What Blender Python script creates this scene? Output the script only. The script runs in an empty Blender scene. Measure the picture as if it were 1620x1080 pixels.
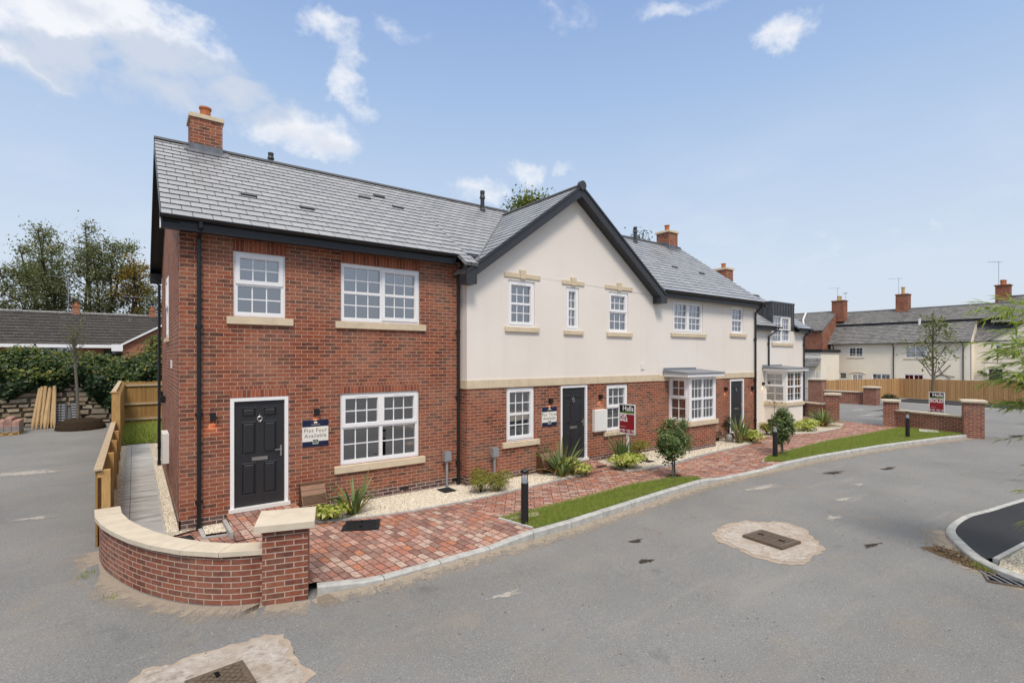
import bpy, math, random
import numpy as np
from mathutils import Vector, Matrix
random.seed(7); RNG = np.random.default_rng(11)
sc = bpy.context.scene
COL = sc.collection
R_ = math.radians
# ------------------------------------------------------------------ helpers
WPOS = {}
def vec(p): return Vector((p[0], p[1], p[2]))
class MB:
    """collects faces of one mesh, uv in metres"""
    def __init__(s): s.v=[]; s.f=[]; s.uv=[]; s.mi=[]; s.m=0
    def face(s, pts, uv=None):
        i=len(s.v); s.v += [tuple(p) for p in pts]; s.f.append(tuple(range(i,i+len(pts)))); s.mi.append(s.m)
        if uv is None:
            a=[Vector(p) for p in pts]; n=Vector((0,0,0))
            for k in range(len(a)):
                p,q=a[k],a[(k+1)%len(a)]
                n+=Vector(((p.y-q.y)*(p.z+q.z),(p.z-q.z)*(p.x+q.x),(p.x-q.x)*(p.y+q.y)))
            if n.length<1e-12: n=Vector((0,0,1))
            n.normalize()
            if abs(n.z)>.93: uv=[(p.x,p.y) for p in a]
            else:
                t=Vector((0,0,1)).cross(n).normalized(); w=n.cross(t)
                if abs(n.z)<.05: uv=[(p.dot(t),p.z) for p in a]
                else: uv=[(p.dot(t),p.dot(w)) for p in a]
        s.uv += list(uv)
    def box(s,x0,x1,y0,y1,z0,z1):
        A=[(x0,y0,z0),(x1,y0,z0),(x1,y1,z0),(x0,y1,z0),(x0,y0,z1),(x1,y0,z1),(x1,y1,z1),(x0,y1,z1)]
        s.hexa(A)
    def hexa(s,A):
        for q in ((0,3,2,1),(4,5,6,7),(0,1,5,4),(1,2,6,5),(2,3,7,6),(3,0,4,7)): s.face([A[k] for k in q])
    def obox(s,c,u,v,w):
        """oriented box: centre, half vectors"""
        c,u,v,w=vec(c),vec(u),vec(v),vec(w)
        A=[c-u-v-w,c+u-v-w,c+u+v-w,c-u+v-w,c-u-v+w,c+u-v+w,c+u+v+w,c-u+v+w]
        s.hexa(A)
    def bar(s,p,q,r,n=8,r2=None,cap=True):
        s.tube([p,q],[r,r if r2 is None else r2],n,cap)
    def tube(s,pts,rad,n=8,cap=True):
        pts=[vec(p) for p in pts]
        if not hasattr(rad,'__len__'): rad=[rad]*len(pts)
        rings=[]; prev=None
        for i,p in enumerate(pts):
            d=(pts[min(i+1,len(pts)-1)]-pts[max(i-1,0)])
            d = d.normalized() if d.length>1e-9 else Vector((0,0,1))
            if prev is None:
                a=d.cross(Vector((0,0,1))) if abs(d.z)<.9 else d.cross(Vector((1,0,0)))
            else: a=prev-d*prev.dot(d)
            a.normalize(); b=d.cross(a); prev=a
            rings.append([p+(a*math.cos(2*math.pi*k/n)+b*math.sin(2*math.pi*k/n))*rad[i] for k in range(n)])
        L=0
        for i in range(len(pts)-1):
            l2=L+(pts[i+1]-pts[i]).length
            for k in range(n):
                k2=(k+1)%n
                c=2*math.pi*max(rad[i],.01)/n
                s.face([rings[i][k],rings[i][k2],rings[i+1][k2],rings[i+1][k]],[(k*c,L),((k+1)*c,L),((k+1)*c,l2),(k*c,l2)])
            L=l2
        if cap: s.face(rings[0][::-1]); s.face(rings[-1])
    def lathe(s,c,prof,n=20):
        c=vec(c)
        P=lambda r,z,k: c+Vector((r*math.cos(2*math.pi*k/n),r*math.sin(2*math.pi*k/n),z))
        for i in range(len(prof)-1):
            (r0,z0),(r1,z1)=prof[i],prof[i+1]
            for k in range(n):
                if r0<1e-6: s.face([P(0,z0,0),P(r1,z1,k+1),P(r1,z1,k)][::-1])
                elif r1<1e-6: s.face([P(r0,z0,k),P(r0,z0,k+1),P(0,z1,0)])
                else: s.face([P(r0,z0,k),P(r0,z0,k+1),P(r1,z1,k+1),P(r1,z1,k)])
    def prism(s,poly,a,b):
        """poly: list of 3D points (planar), extruded by vector from a to b offset"""
        a,b=vec(a),vec(b)
        A=[vec(p)+a for p in poly]; B=[vec(p)+b for p in poly]
        s.face(A); s.face(B[::-1])
        for i in range(len(A)):
            j=(i+1)%len(A); s.face([A[i],B[i],B[j],A[j]])
    def build(s,name,mats,parent=None,smooth=False):
        me=bpy.data.meshes.new(name)
        o=bpy.data.objects.new(name,me)
        w=WPOS.get(parent.name,Vector((0,0,0))) if parent else Vector((0,0,0))
        me.from_pydata([(v[0]-w[0],v[1]-w[1],v[2]-w[2]) for v in s.v],[],s.f)
        ul=me.uv_layers.new(name='UVMap')
        ul.data.foreach_set('uv',np.array(s.uv,np.float32).ravel())
        if not isinstance(mats,(list,tuple)): mats=[mats]
        for m in mats: me.materials.append(m)
        if len(mats)>1: me.polygons.foreach_set('material_index',np.array(s.mi,np.int32))
        if smooth: me.polygons.foreach_set('use_smooth',np.ones(len(me.polygons),bool))
        me.validate(); me.update()
        COL.objects.link(o)
        if parent: o.parent=parent; WPOS[o.name]=w
        else: WPOS[o.name]=Vector((0,0,0))
        return o
def tag(o,label=None,cat=None,group=None,kind=None):
    if label: o['label']=label
    if cat: o['category']=cat
    if group: o['group']=group
    if kind: o['kind']=kind
    return o
def thing(name,loc,label,cat,group=None):
    o=bpy.data.objects.new(name,None); COL.objects.link(o); o.location=loc; o.empty_display_size=.2
    WPOS[o.name]=vec(loc); return tag(o,label,cat,group)
def copy_tree(o,loc,rz=0,label=None,scale=None):
    def rec(a,par):
        c=a.copy(); COL.objects.link(c)
        if par is not None: c.parent=par
        for ch in list(a.children): rec(ch,c)
        return c
    r=rec(o,None); r.location=loc; r.rotation_euler=(0,0,rz)
    if scale: r.scale=(scale,)*3
    if label: r['label']=label
    return r
# ------------------------------------------------------------------ materials
def srgb(r,g,b,a=1):
    f=lambda c:(c/255/12.92) if c/255<=.04045 else ((c/255+.055)/1.055)**2.4
    return (f(r),f(g),f(b),a)
class NT:
    def __init__(s,name):
        m=bpy.data.materials.new(name); m.use_nodes=True; s.m=m; s.t=m.node_tree; s.n=s.t.nodes
        s.p=s.n['Principled BSDF']; s.out=s.n['Material Output']
    def add(s,t,**k):
        n=s.n.new(t)
        for a,b in k.items(): setattr(n,a,b)
        return n
    def L(s,a,b): s.t.links.new(a,b)
    def uv(s): return s.add('ShaderNodeUVMap').outputs[0]
    def obj(s): return s.add('ShaderNodeTexCoord').outputs['Object']
    def pos(s): return s.add('ShaderNodeNewGeometry').outputs['Position']
    def mapv(s,v,scale=(1,1,1),rot=0,loc=(0,0,0)):
        n=s.add('ShaderNodeMapping'); s.L(v,n.inputs[0]); n.inputs['Scale'].default_value=scale; n.inputs['Rotation'].default_value=(0,0,rot); n.inputs['Location'].default_value=loc
        return n.outputs[0]
    def noise(s,v,scale,detail=4,rough=.55):
        n=s.add('ShaderNodeTexNoise'); n.inputs['Scale'].default_value=scale; n.inputs['Detail'].default_value=detail; n.inputs['Roughness'].default_value=rough
        if v is not None: s.L(v,n.inputs['Vector'])
        return n.outputs['Fac']
    def ramp(s,f,stops,interp='LINEAR'):
        n=s.add('ShaderNodeValToRGB'); e=n.color_ramp.elements; n.color_ramp.interpolation=interp
        while len(e)<len(stops): e.new(.5)
        for k,(p,c) in enumerate(stops):
            e[k].position=p; e[k].color=c if len(c)==4 else (*c,1)
        s.L(f,n.inputs[0]); return n.outputs[0]
    def mix(s,f,a,b,mode='MIX'):
        n=s.add('ShaderNodeMix',data_type='RGBA',blend_type=mode)
        for sock,val in ((n.inputs[0],f),(n.inputs[6],a),(n.inputs[7],b)):
            if hasattr(val,'is_linked') or hasattr(val,'links'): s.L(val,sock)
            else: sock.default_value=val
        return n.outputs[2]
    def math(s,op,a,b=0.,c=None,clamp=False):
        n=s.add('ShaderNodeMath',operation=op,use_clamp=clamp)
        for i,val in enumerate((a,b,c)):
            if val is None: continue
            if hasattr(val,'links'): s.L(val,n.inputs[i])
            else: n.inputs[i].default_value=val
        return n.outputs[0]
    def bump(s,h,strength=.4,dist=.01,nrm=None):
        n=s.add('ShaderNodeBump'); n.inputs['Strength'].default_value=strength; n.inputs['Distance'].default_value=dist
        s.L(h,n.inputs['Height'])
        if nrm is not None: s.L(nrm,n.inputs['Normal'])
        return n.outputs[0]
    def brick(s,v,w,h,mortar=.009,offset=.5,freq=2,smooth=.1):
        n=s.add('ShaderNodeTexBrick'); n.offset=offset; n.offset_frequency=freq
        s.L(v,n.inputs['Vector']); I=n.inputs
        I['Color1'].default_value=(0,0,0,1); I['Color2'].default_value=(1,1,1,1); I['Mortar'].default_value=(.5,.5,.5,1)
        I['Scale'].default_value=1; I['Mortar Size'].default_value=mortar/2; I['Mortar Smooth'].default_value=smooth
        I['Brick Width'].default_value=w; I['Row Height'].default_value=h; I['Bias'].default_value=0
        return n.outputs['Color'],n.outputs['Fac']
    def setc(s,c,rough=.7,nrm=None,spec=.3,metal=0):
        p=s.p.inputs
        if hasattr(c,'links'): s.L(c,p['Base Color'])
        else: p['Base Color'].default_value=c if len(c)==4 else (*c,1)
        if hasattr(rough,'links'): s.L(rough,p['Roughness'])
        else: p['Roughness'].default_value=rough
        p['Specular IOR Level'].default_value=spec; p['Metallic'].default_value=metal
        if nrm is not None: s.L(nrm,p['Normal'])
        return s.m
def plain(name,c,rough=.6,spec=.3,metal=0,var=.12,scale=9,bump=0):
    t=NT(name); n=t.noise(t.obj(),scale,5,.6)
    c=tuple(c[:3]); lo=tuple(x*(1-var) for x in c); hi=tuple(min(1,x*(1+var)) for x in c)
    col=t.ramp(n,[(.3,lo),(.7,hi)])
    nb=t.bump(t.noise(t.obj(),scale*14,3),bump,.004) if bump else None
    return t.setc(col,rough,nb,spec,metal)
def brick_mat(name,cols,mortar=(.46,.35,.27),w=.225,h=.075,msize=.010,dark=.4,stain=True,uvrot=0):
    t=NT(name); uv=t.uv()
    if uvrot: uv=t.mapv(uv,rot=uvrot)
    c,f=t.brick(uv,w,h,msize)
    st=[(k/len(cols),x) for k,x in enumerate(cols)]
    col=t.ramp(c,st,'CONSTANT')
    n1=t.noise(t.mapv(uv,(.7,1.6,1)),26,4,.6); n2=t.noise(uv,1.1,3,.5); n3=t.noise(uv,11,3,.6)
    col=t.mix(t.ramp(n1,[(.46,(0,0,0)),(.66,(dark,)*3)]),col,(.06,.03,.026,1))
    col=t.mix(t.ramp(n3,[(.35,(0,0,0)),(.75,(.5,.5,.5))]),col,(.33,.115,.06,1),'MIX')
    mo=t.mix(t.ramp(n3,[(.3,(0,0,0)),(.8,(1,1,1))]),tuple(x*.72 for x in mortar)+(1,),(*mortar,1))
    col=t.mix(f,col,mo)
    if stain: col=t.mix(t.ramp(n2,[(.35,(0,0,0)),(.75,(.22,.22,.22))]),col,(.5,.36,.27,1))
    hgt=t.math('ADD',t.math('MULTIPLY',f,-1.),t.math('MULTIPLY',n1,.35))
    return t.setc(col,.85,t.bump(hgt,.55,.008),.2)
M={}
RED=[srgb(132,66,47),srgb(146,77,55),srgb(100,52,42),srgb(152,84,58),srgb(120,62,47),srgb(140,70,50),srgb(78,46,41),srgb(148,78,54),srgb(128,63,48),srgb(90,53,46)]
M['brick']=brick_mat('red_brick',RED,mortar=(.52,.36,.26),msize=.0112,dark=.7)
M['brick2']=brick_mat('wall_brick',[srgb(112,60,48),srgb(128,70,55),srgb(93,52,46),srgb(138,78,60),srgb(104,57,48),srgb(120,64,52)],mortar=(.52,.42,.34),msize=.013,dark=.6)
M['brick_old']=brick_mat('old_brick',[srgb(150,85,60),srgb(120,68,52),srgb(165,98,68),srgb(95,60,52),srgb(140,78,56)],mortar=(.3,.23,.18),dark=.7)
M['brick_bung']=brick_mat('orange_brick',[srgb(165,92,66),srgb(150,84,62),srgb(172,104,76),srgb(140,78,58)],mortar=(.4,.3,.22))
M['blue']=brick_mat('blue_brick',[srgb(70,64,68),srgb(88,82,84),srgb(58,54,60),srgb(98,86,84)],mortar=(.58,.49,.42),msize=.012,stain=False)
M['soldier']=brick_mat('soldier_brick',[srgb(152,84,62),srgb(138,74,55),srgb(160,92,68),srgb(120,64,52)],mortar=(.42,.31,.23),w=.075,h=.60,stain=False)
def render_mat():
    t=NT('cream_render'); o=t.pos()
    n=t.noise(o,.7,5,.55); n2=t.noise(o,160,3,.6)
    c=t.ramp(n,[(.3,(.73,.672,.615)),(.7,(.775,.722,.665))])
    st=t.noise(t.mapv(o,(2.5,2.5,.12)),1.6,5,.6)
    c=t.mix(t.ramp(st,[(.54,(0,0,0)),(.80,(.11,.11,.11))]),c,(.42,.38,.32,1))
    return t.setc(c,.9,t.bump(n2,.18,.004),.15)
M['render']=render_mat()
M['stone']=plain('cast_stone',(.60,.50,.36),.85,.2,var=.09,scale=5,bump=.25)
M['cap']=plain('coping_stone',(.55,.485,.385),.85,.2,var=.10,scale=4,bump=.25)
M['white']=plain('white_upvc',(.80,.80,.81),.32,.45,var=.02)
M['white2']=plain('white_box',(.72,.71,.68),.5,.35,var=.03)
M['black']=plain('black_plastic',(.012,.012,.014),.38,.45,var=.2)
M['char']=plain('charcoal_fascia',(.035,.037,.042),.42,.4,var=.12)
M['doorc']=plain('charcoal_door',(.022,.023,.027),.36,.5,var=.15,scale=30,bump=.06)
M['chrome']=plain('brushed_steel',(.55,.54,.52),.28,.5,1.,var=.05)
M['lead']=plain('lead_sheet',(.15,.16,.18),.5,.4,.3,var=.25,scale=6)
M['terra']=plain('terracotta',(.42,.15,.065),.8,.2,var=.15)
M['buffpot']=plain('buff_clay',(.50,.36,.18),.8,.2,var=.2)
M['ridge']=plain('ridge_tile',(.055,.057,.063),.6,.35,var=.2,scale=3)
M['grey']=plain('galvanised_grey',(.33,.34,.36),.45,.4,.4,var=.08)
M['navy']=plain('navy_panel',(.008,.014,.05),.4,.4,var=.05)
M['signw']=plain('sign_white',(.72,.71,.66),.5,.35,var=.02)
M['signred']=plain('sign_red',(.26,.012,.022),.45,.4,var=.04)
M['signblk']=plain('sign_black',(.008,.008,.009),.45,.4,var=.05)
M['signgrn']=plain('sign_green',(.16,.33,.03),.45,.4,var=.05)
M['ink']=plain('sign_grey_ink',(.17,.17,.16),.6,.2,var=.03)
M['inkw']=plain('sign_white_ink',(.78,.78,.78),.5,.3,var=.02)
M['rubber']=plain('black_mat',(.016,.017,.02),.75,.3,var=.4,scale=40,bump=.8)
M['curtain']=plain('curtain_cloth',(.50,.49,.47),.9,.1,var=.06)
M['curtainb']=plain('brown_curtain',(.20,.13,.08),.9,.1,var=.1)
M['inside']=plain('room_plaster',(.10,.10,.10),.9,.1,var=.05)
M['soil']=plain('dark_soil',(.035,.024,.016),.95,.1,var=.5,scale=20,bump=.8)
M['slatbox']=plain('brown_plastic',(.27,.155,.10),.6,.3,var=.12,scale=14)
M['slatboxd']=plain('dark_brown_plastic',(.10,.055,.03),.6,.3,var=.15,scale=14)
M['lens']=plain('frosted_white_cone',(.88,.88,.88),.3,.5,var=.02)
M['silverpot']=plain('zinc_pot',(.38,.38,.37),.45,.4,.5,var=.1)
M['carred']=plain('red_car_paint',(.30,.012,.016),.25,.5,var=.02)
M['carglass']=plain('dark_car_glass',(.02,.03,.03),.08,.6,var=.02)
def slate(name,lo,hi,w=.3,h=.25,joint=.012,patch=None,rough=.42,spec=.5):
    t=NT(name); uv=t.uv(); c,f=t.brick(uv,w,h,joint,smooth=.05)
    col=t.ramp(c,[(0,lo),(1,hi)])
    n=t.noise(uv,2.0,5,.65); n2=t.noise(t.mapv(uv,(1,.35,1)),26,4,.6)
    col=t.mix(t.ramp(n2,[(.3,(0,0,0)),(.75,(.35,.35,.35))]),col,tuple(x*.6 for x in lo[:3])+(1,))
    if patch: col=t.mix(t.ramp(t.noise(uv,3.1,6,.7),[(.60,(0,0,0)),(.68,(.75,.75,.75))]),col,(*patch,1))
    col=t.mix(t.ramp(n,[(.35,(0,0,0)),(.8,(.25,.25,.25))]),col,tuple(min(1,x*1.35) for x in hi[:3])+(1,))
    col=t.mix(f,col,(.012,.012,.014,1))
    r=t.ramp(c,[(0,(rough-.1,)*3),(1,(rough+.14,)*3)])
    hg=t.math('ADD',t.math('MULTIPLY',f,-1.),t.math('ADD',t.math('MULTIPLY',n2,.25),t.math('MULTIPLY',c,.3)))
    return t.setc(col,r,t.bump(hg,.5,.006),spec)
M['slate']=slate('grey_slate',(.255,.266,.285,1),(.33,.342,.362,1))
M['slate_old']=slate('weathered_slate',(.12,.12,.122,1),(.25,.245,.24,1),w=.28,h=.22,joint=.014,patch=(.36,.35,.31),rough=.6,spec=.35)
M['slate_bung']=slate('concrete_tile',(.045,.042,.04,1),(.075,.07,.066,1),w=.33,h=.33,joint=.012,patch=(.22,.21,.18),rough=.8,spec=.2)
def seam_mat():
    t=NT('zinc_standing_seam'); n=t.noise(t.mapv(t.pos(),(3,3,1.2)),3,5,.6)
    return t.setc(t.ramp(n,[(.3,(.055,.058,.065)),(.7,(.095,.10,.11))]),.5,None,.45,.35)
M['zinc']=seam_mat(); M['bayroof']=plain('pale_lead_roof',(.20,.22,.25),.42,.5,.2,var=.12,scale=3)
def glass_mat(name,tint=(.30,.31,.33),refl=.31):
    t=NT(name); t.n.remove(t.p)
    g=t.add('ShaderNodeBsdfGlossy'); g.inputs['Roughness'].default_value=.015; g.inputs['Color'].default_value=(.93,.95,1,1)
    n=t.noise(t.pos(),1.3,2,.4); b=t.bump(n,.10,.03); t.L(b,g.inputs['Normal'])
    tr=t.add('ShaderNodeBsdfTransparent'); tr.inputs['Color'].default_value=(*tint,1)
    fr=t.add('ShaderNodeFresnel'); fr.inputs['IOR'].default_value=1.5
    f=t.math('ADD',t.math('MULTIPLY',fr.outputs[0],1.0),refl-.04,clamp=True)
    mx=t.add('ShaderNodeMixShader'); t.L(f,mx.inputs[0]); t.L(tr.outputs[0],mx.inputs[1]); t.L(g.outputs[0],mx.inputs[2]); t.L(mx.outputs[0],t.out.inputs[0])
    return t.m
M['glass']=glass_mat('window_glass')
M['lampglass']=glass_mat('clear_polycarbonate',(.99,.99,.99),.02)
def asphalt(name,lo,hi,stain=True,rough=.85):
    t=NT(name); p=t.pos()
    n=t.noise(p,.35,6,.6); n2=t.noise(p,75,4,.75); n3=t.noise(p,1.6,5,.6)
    base=t.ramp(n,[(.3,lo),(.7,hi)])
    sp=t.ramp(n2,[(.34,(.45,.45,.45)),(.50,(1,1,1)),(.64,(1.0,1.0,1.0)),(.74,(1.75,1.72,1.68))])
    col=t.mix(1.,base,sp,'MULTIPLY')
    v=t.add('ShaderNodeTexVoronoi'); v.inputs['Scale'].default_value=95; t.L(p,v.inputs['Vector'])
    col=t.mix(t.ramp(v.outputs['Color'],[(.84,(0,0,0)),(.90,(.36,.36,.36))]),col,tuple(min(1,x*2.1) for x in hi)+(1,))
    if stain:
        col=t.mix(t.ramp(n3,[(.54,(0,0,0)),(.74,(.4,.4,.4))]),col,(.25,.205,.16,1))
        col=t.mix(t.ramp(t.noise(t.mapv(p,(1,1,1),loc=(7,3,0)),.9,6,.7),[(.62,(0,0,0)),(.72,(.35,.35,.35))]),col,(.05,.05,.05,1))
        st=t.mapv(p,(.5,2.6,1),rot=-.35)
        col=t.mix(t.ramp(t.noise(st,.8,6,.65),[(.56,(0,0,0)),(.74,(.30,.30,.30))]),col,(.30,.285,.26,1))
    h=t.math('ADD',n2,t.math('MULTIPLY',n3,.3))
    return t.setc(col,rough,t.bump(h,.35,.006),.25)
M['road']=asphalt('road_asphalt',(.172,.173,.171),(.232,.231,.227))
M['tarmac']=asphalt('new_tarmac',(.022,.022,.024),(.038,.038,.040),False,.7)
def gravel_mat(name,cols,scale=38):
    t=NT(name); p=t.pos()
    v=t.add('ShaderNodeTexVoronoi'); v.inputs['Scale'].default_value=scale; t.L(p,v.inputs['Vector'])
    st=[(k/len(cols),(*c,1)) for k,c in enumerate(cols)]
    sep=t.add('ShaderNodeSeparateColor'); t.L(v.outputs['Color'],sep.inputs[0])
    col=t.ramp(sep.outputs[0],st,'CONSTANT')
    col=t.mix(t.ramp(v.outputs['Distance'],[(.38,(0,0,0)),(.75,(.6,.6,.6))]),col,(.16,.12,.075,1))
    return t.setc(col,.85,t.bump(t.math('MULTIPLY',v.outputs['Distance'],-1.),.9,.02),.25)
GR=[(.72,.66,.55),(.63,.56,.44),(.78,.73,.63),(.54,.45,.32),(.70,.65,.56),(.34,.27,.19),(.74,.68,.56)]
M['gravel']=gravel_mat('buff_gravel',GR)
def pebble_mat():
    t=NT('pebble'); g=t.add('ShaderNodeNewGeometry'); st=[(k/len(GR),(*c,1)) for k,c in enumerate(GR)]
    return t.setc(t.ramp(g.outputs['Random Per Island'],st,'CONSTANT'),.8,None,.3)
M['pebble']=pebble_mat()
def paver_mat(name,rot,w,h,cols):
    t=NT(name); p=t.pos(); uv=t.mapv(p,rot=rot)
    wob=t.add('ShaderNodeTexNoise'); wob.inputs['Scale'].default_value=7; t.L(uv,wob.inputs['Vector'])
    uv2=t.mix(.012,uv,wob.outputs['Color'],'LINEAR_LIGHT')
    c,f=t.brick(uv2,w,h,.015,.37,3,.35)
    st=[(k/len(cols),x) for k,x in enumerate(cols)]
    col=t.ramp(c,st,'CONSTANT')
    n1=t.noise(p,22,4,.65); n2=t.noise(p,3.1,4,.6); n3=t.noise(p,80,3,.6)
    col=t.mix(t.ramp(n1,[(.44,(0,0,0)),(.66,(.62,.62,.62))]),col,srgb(96,66,56)); col=t.mix(t.ramp(n3,[(.5,(0,0,0)),(.75,(.35,.35,.35))]),col,srgb(205,190,178))
    col=t.mix(t.ramp(n2,[(.5,(0,0,0)),(.75,(.35,.35,.35))]),col,srgb(196,178,164))
    col=t.mix(f,col,srgb(70,48,38))
    h=t.math('ADD',t.math('MULTIPLY',f,-1.),t.math('ADD',t.math('MULTIPLY',n1,.35),t.math('MULTIPLY',c,.35)))
    return t.setc(col,.85,t.bump(h,.7,.010),.2)
PV=[srgb(172,126,112),srgb(150,106,93),srgb(186,148,135),srgb(128,93,85),srgb(178,118,92),srgb(160,120,107),srgb(184,160,147),srgb(168,112,94),srgb(142,110,102),srgb(180,138,122)]
M['paver']=paver_mat('red_block_paving',R_(90-9),.215,.135,PV)
M['paver2']=paver_mat('red_block_paving_walk',R_(38),.20,.10,PV)
def flags_mat():
    t=NT('grey_flagstone'); p=t.pos(); c,f=t.brick(p,.70,.60,.012,0)
    n=t.noise(t.mapv(p,(.6,3,1)),2.2,5,.6)
    col=t.ramp(n,[(.3,(.24,.24,.235)),(.5,(.38,.38,.375)),(.72,(.50,.50,.49))])
    col=t.mix(f,col,(.10,.10,.095,1))
    return t.setc(col,.75,t.bump(t.math('ADD',n,t.math('MULTIPLY',f,-1.)),.3,.008),.3)
M['flags']=flags_mat()
M['kerb']=plain('concrete_kerb',(.40,.40,.385),.85,.2,var=.22,scale=7,bump=.3)
M['kerbw']=plain('pale_concrete',(.47,.46,.44),.85,.2,var=.15,scale=9,bump=.3)
M['conc']=plain('rough_concrete',(.40,.352,.315),.9,.15,var=.14,scale=3.2,bump=1.)
def patch_mat():
    t=NT('broken_concrete'); p=t.pos(); a=t.noise(p,11,9,.72); b=t.noise(p,90,4,.7); c=t.noise(p,3,4,.5)
    col=t.ramp(a,[(.32,(.30,.25,.215)),(.47,(.47,.42,.375)),(.62,(.58,.535,.49)),(.75,(.66,.62,.58))])
    col=t.mix(t.ramp(b,[(.30,(.75,.75,.75)),(.44,(0,0,0))]),col,(.16,.13,.11,1)); col=t.mix(t.ramp(c,[(.45,(0,0,0)),(.7,(.5,.5,.5))]),col,(.38,.29,.215,1))
    return t.setc(col,.95,t.bump(t.math('ADD',a,t.math('MULTIPLY',b,.5)),1.,.03),.1)
M['patch']=patch_mat()
M['sand']=plain('sandy_dust',(.35,.29,.235),.95,.1,var=.18,scale=8,bump=.5)
M['iron']=plain('cast_iron',(.15,.115,.085),.55,.4,.4,var=.3,scale=30,bump=.3)
M['ironh']=plain('dark_void',(.006,.006,.006),.9,.1)
M['earth']=plain('field_ground',(.07,.085,.04),.95,.1,var=.4,scale=.5)
M['turf']=plain('lawn_turf',(.10,.14,.03),.95,.1,var=.35,scale=14)
def wood_mat(name,lo,hi,board=0.,axis='u'):
    t=NT(name); uv=t.uv()
    n=t.noise(t.mapv(uv,(28,2.2,1)),1.6,5,.65)
    col=t.ramp(n,[(.28,lo),(.72,hi)])
    hgt=n
    if board:
        c,f=t.brick(uv,board,60.,.008,0)
        col=t.mix(t.math('MULTIPLY',c,.45),col,tuple(x*.62 for x in lo[:3])+(1,))
        col=t.mix(f,col,tuple(x*.12 for x in lo[:3])+(1,))
        hgt=t.math('ADD',t.math('MULTIPLY',f,-1.5),t.math('MULTIPLY',n,.3))
    return t.setc(col,.8,t.bump(hgt,.4,.008),.2)
M['fence']=wood_mat('fence_board',(.34,.18,.07,1),(.66,.42,.21,1),.125)
M['fencel']=wood_mat('garden_fence_board',(.30,.17,.055,1),(.46,.28,.11,1),.12)
M['wood']=wood_mat('sawn_timber',(.36,.21,.075,1),(.56,.37,.16,1))
M['woodp']=wood_mat('peeled_post',(.33,.21,.10,1),(.52,.38,.21,1))
M['woodd']=wood_mat('timber_capping',(.36,.27,.17,1),(.52,.42,.29,1))
def leaf_mat(name,cols,trans=.35,rough=.5):
    t=NT(name); g=t.add('ShaderNodeNewGeometry')
    col=t.ramp(g.outputs['Random Per Island'],[(k/max(1,len(cols)-1),(*c,1)) for k,c in enumerate(cols)])
    t.setc(col,rough,None,.3)
    tr=t.add('ShaderNodeBsdfTranslucent'); t.L(t.mix(1.,col,(1.0,1.15,.6,1),'MULTIPLY'),tr.inputs[0])
    mx=t.add('ShaderNodeMixShader'); mx.inputs[0].default_value=trans
    t.L(t.p.outputs[0],mx.inputs[1]); t.L(tr.outputs[0],mx.inputs[2]); t.L(mx.outputs[0],t.out.inputs[0])
    return t.m
M['lf_dark']=leaf_mat('dark_leaf',[(.022,.034,.014),(.05,.07,.026),(.032,.046,.02),(.075,.09,.032)])
M['lf_far']=leaf_mat('alder_leaf',[(.12,.14,.08),(.20,.22,.12),(.15,.17,.09),(.26,.21,.08)])
M['lf_young']=leaf_mat('field_maple_leaf',[(.13,.16,.04),(.20,.23,.06),(.10,.13,.035),(.26,.25,.08)],.35)
M['lf_yel']=leaf_mat('autumn_leaf',[(.26,.16,.03),(.36,.25,.05),(.15,.14,.035),(.30,.14,.02),(.10,.11,.03)])
M['lf_ivy']=leaf_mat('ivy_leaf',[(.016,.034,.013),(.035,.065,.024),(.025,.046,.018),(.06,.11,.04)],.2,.4)
M['lf_ivyl']=leaf_mat('bramble_leaf',[(.06,.10,.025),(.12,.16,.035),(.045,.08,.025),(.14,.17,.04),(.08,.13,.035),(.05,.085,.025),(.30,.26,.05),(.09,.14,.04)],.3)
M['lf_bush']=leaf_mat('laurel_leaf',[(.06,.10,.03),(.13,.19,.055),(.085,.14,.04),(.27,.31,.14)],.25,.35)
M['lf_yg']=leaf_mat('lime_leaf',[(.36,.42,.07),(.56,.56,.15),(.22,.30,.04),(.68,.66,.30)],.35)
M['lf_hebe']=leaf_mat('hebe_leaf',[(.22,.24,.04),(.34,.29,.06),(.14,.19,.035),(.36,.25,.07)],.3)
M['lf_pop']=leaf_mat('poplar_leaf',[(.10,.14,.02),(.20,.22,.035),(.05,.085,.018),(.26,.24,.05)],.4)
M['lf_phor']=leaf_mat('flax_leaf',[(.09,.15,.06),(.16,.23,.08),(.07,.12,.05),(.27,.28,.09),(.11,.17,.07)],.2,.4)
M['lf_phoo']=leaf_mat('orange_flax_leaf',[(.42,.20,.05),(.30,.18,.05),(.45,.30,.12)],.2,.4)
def grass_mat():
    t=NT('grass_blade'); g=t.add('ShaderNodeNewGeometry')
    col=t.ramp(g.outputs['Random Per Island'],[(0,(.21,.33,.045)),(.35,(.32,.46,.08)),(.6,(.25,.38,.055)),(.85,(.36,.38,.10)),(1,(.46,.40,.16))])
    col=t.mix(t.ramp(t.noise(t.pos(),4.5,5,.7),[(.42,(0,0,0)),(.68,(.7,.7,.7))]),col,(.42,.36,.13,1)); col=t.mix(t.ramp(t.noise(t.mapv(t.pos(),(1,1,1),loc=(5,1,0)),9,4,.7),[(.45,(0,0,0)),(.7,(.6,.6,.6))]),col,(.10,.15,.025,1))
    t.setc(col,.6,None,.2); tr=t.add('ShaderNodeBsdfTranslucent'); t.L(col,tr.inputs[0]); mx=t.add('ShaderNodeMixShader'); mx.inputs[0].default_value=.3
    t.L(t.p.outputs[0],mx.inputs[1]); t.L(tr.outputs[0],mx.inputs[2]); t.L(mx.outputs[0],t.out.inputs[0]); return t.m
M['lf_gras']=grass_mat()
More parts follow.
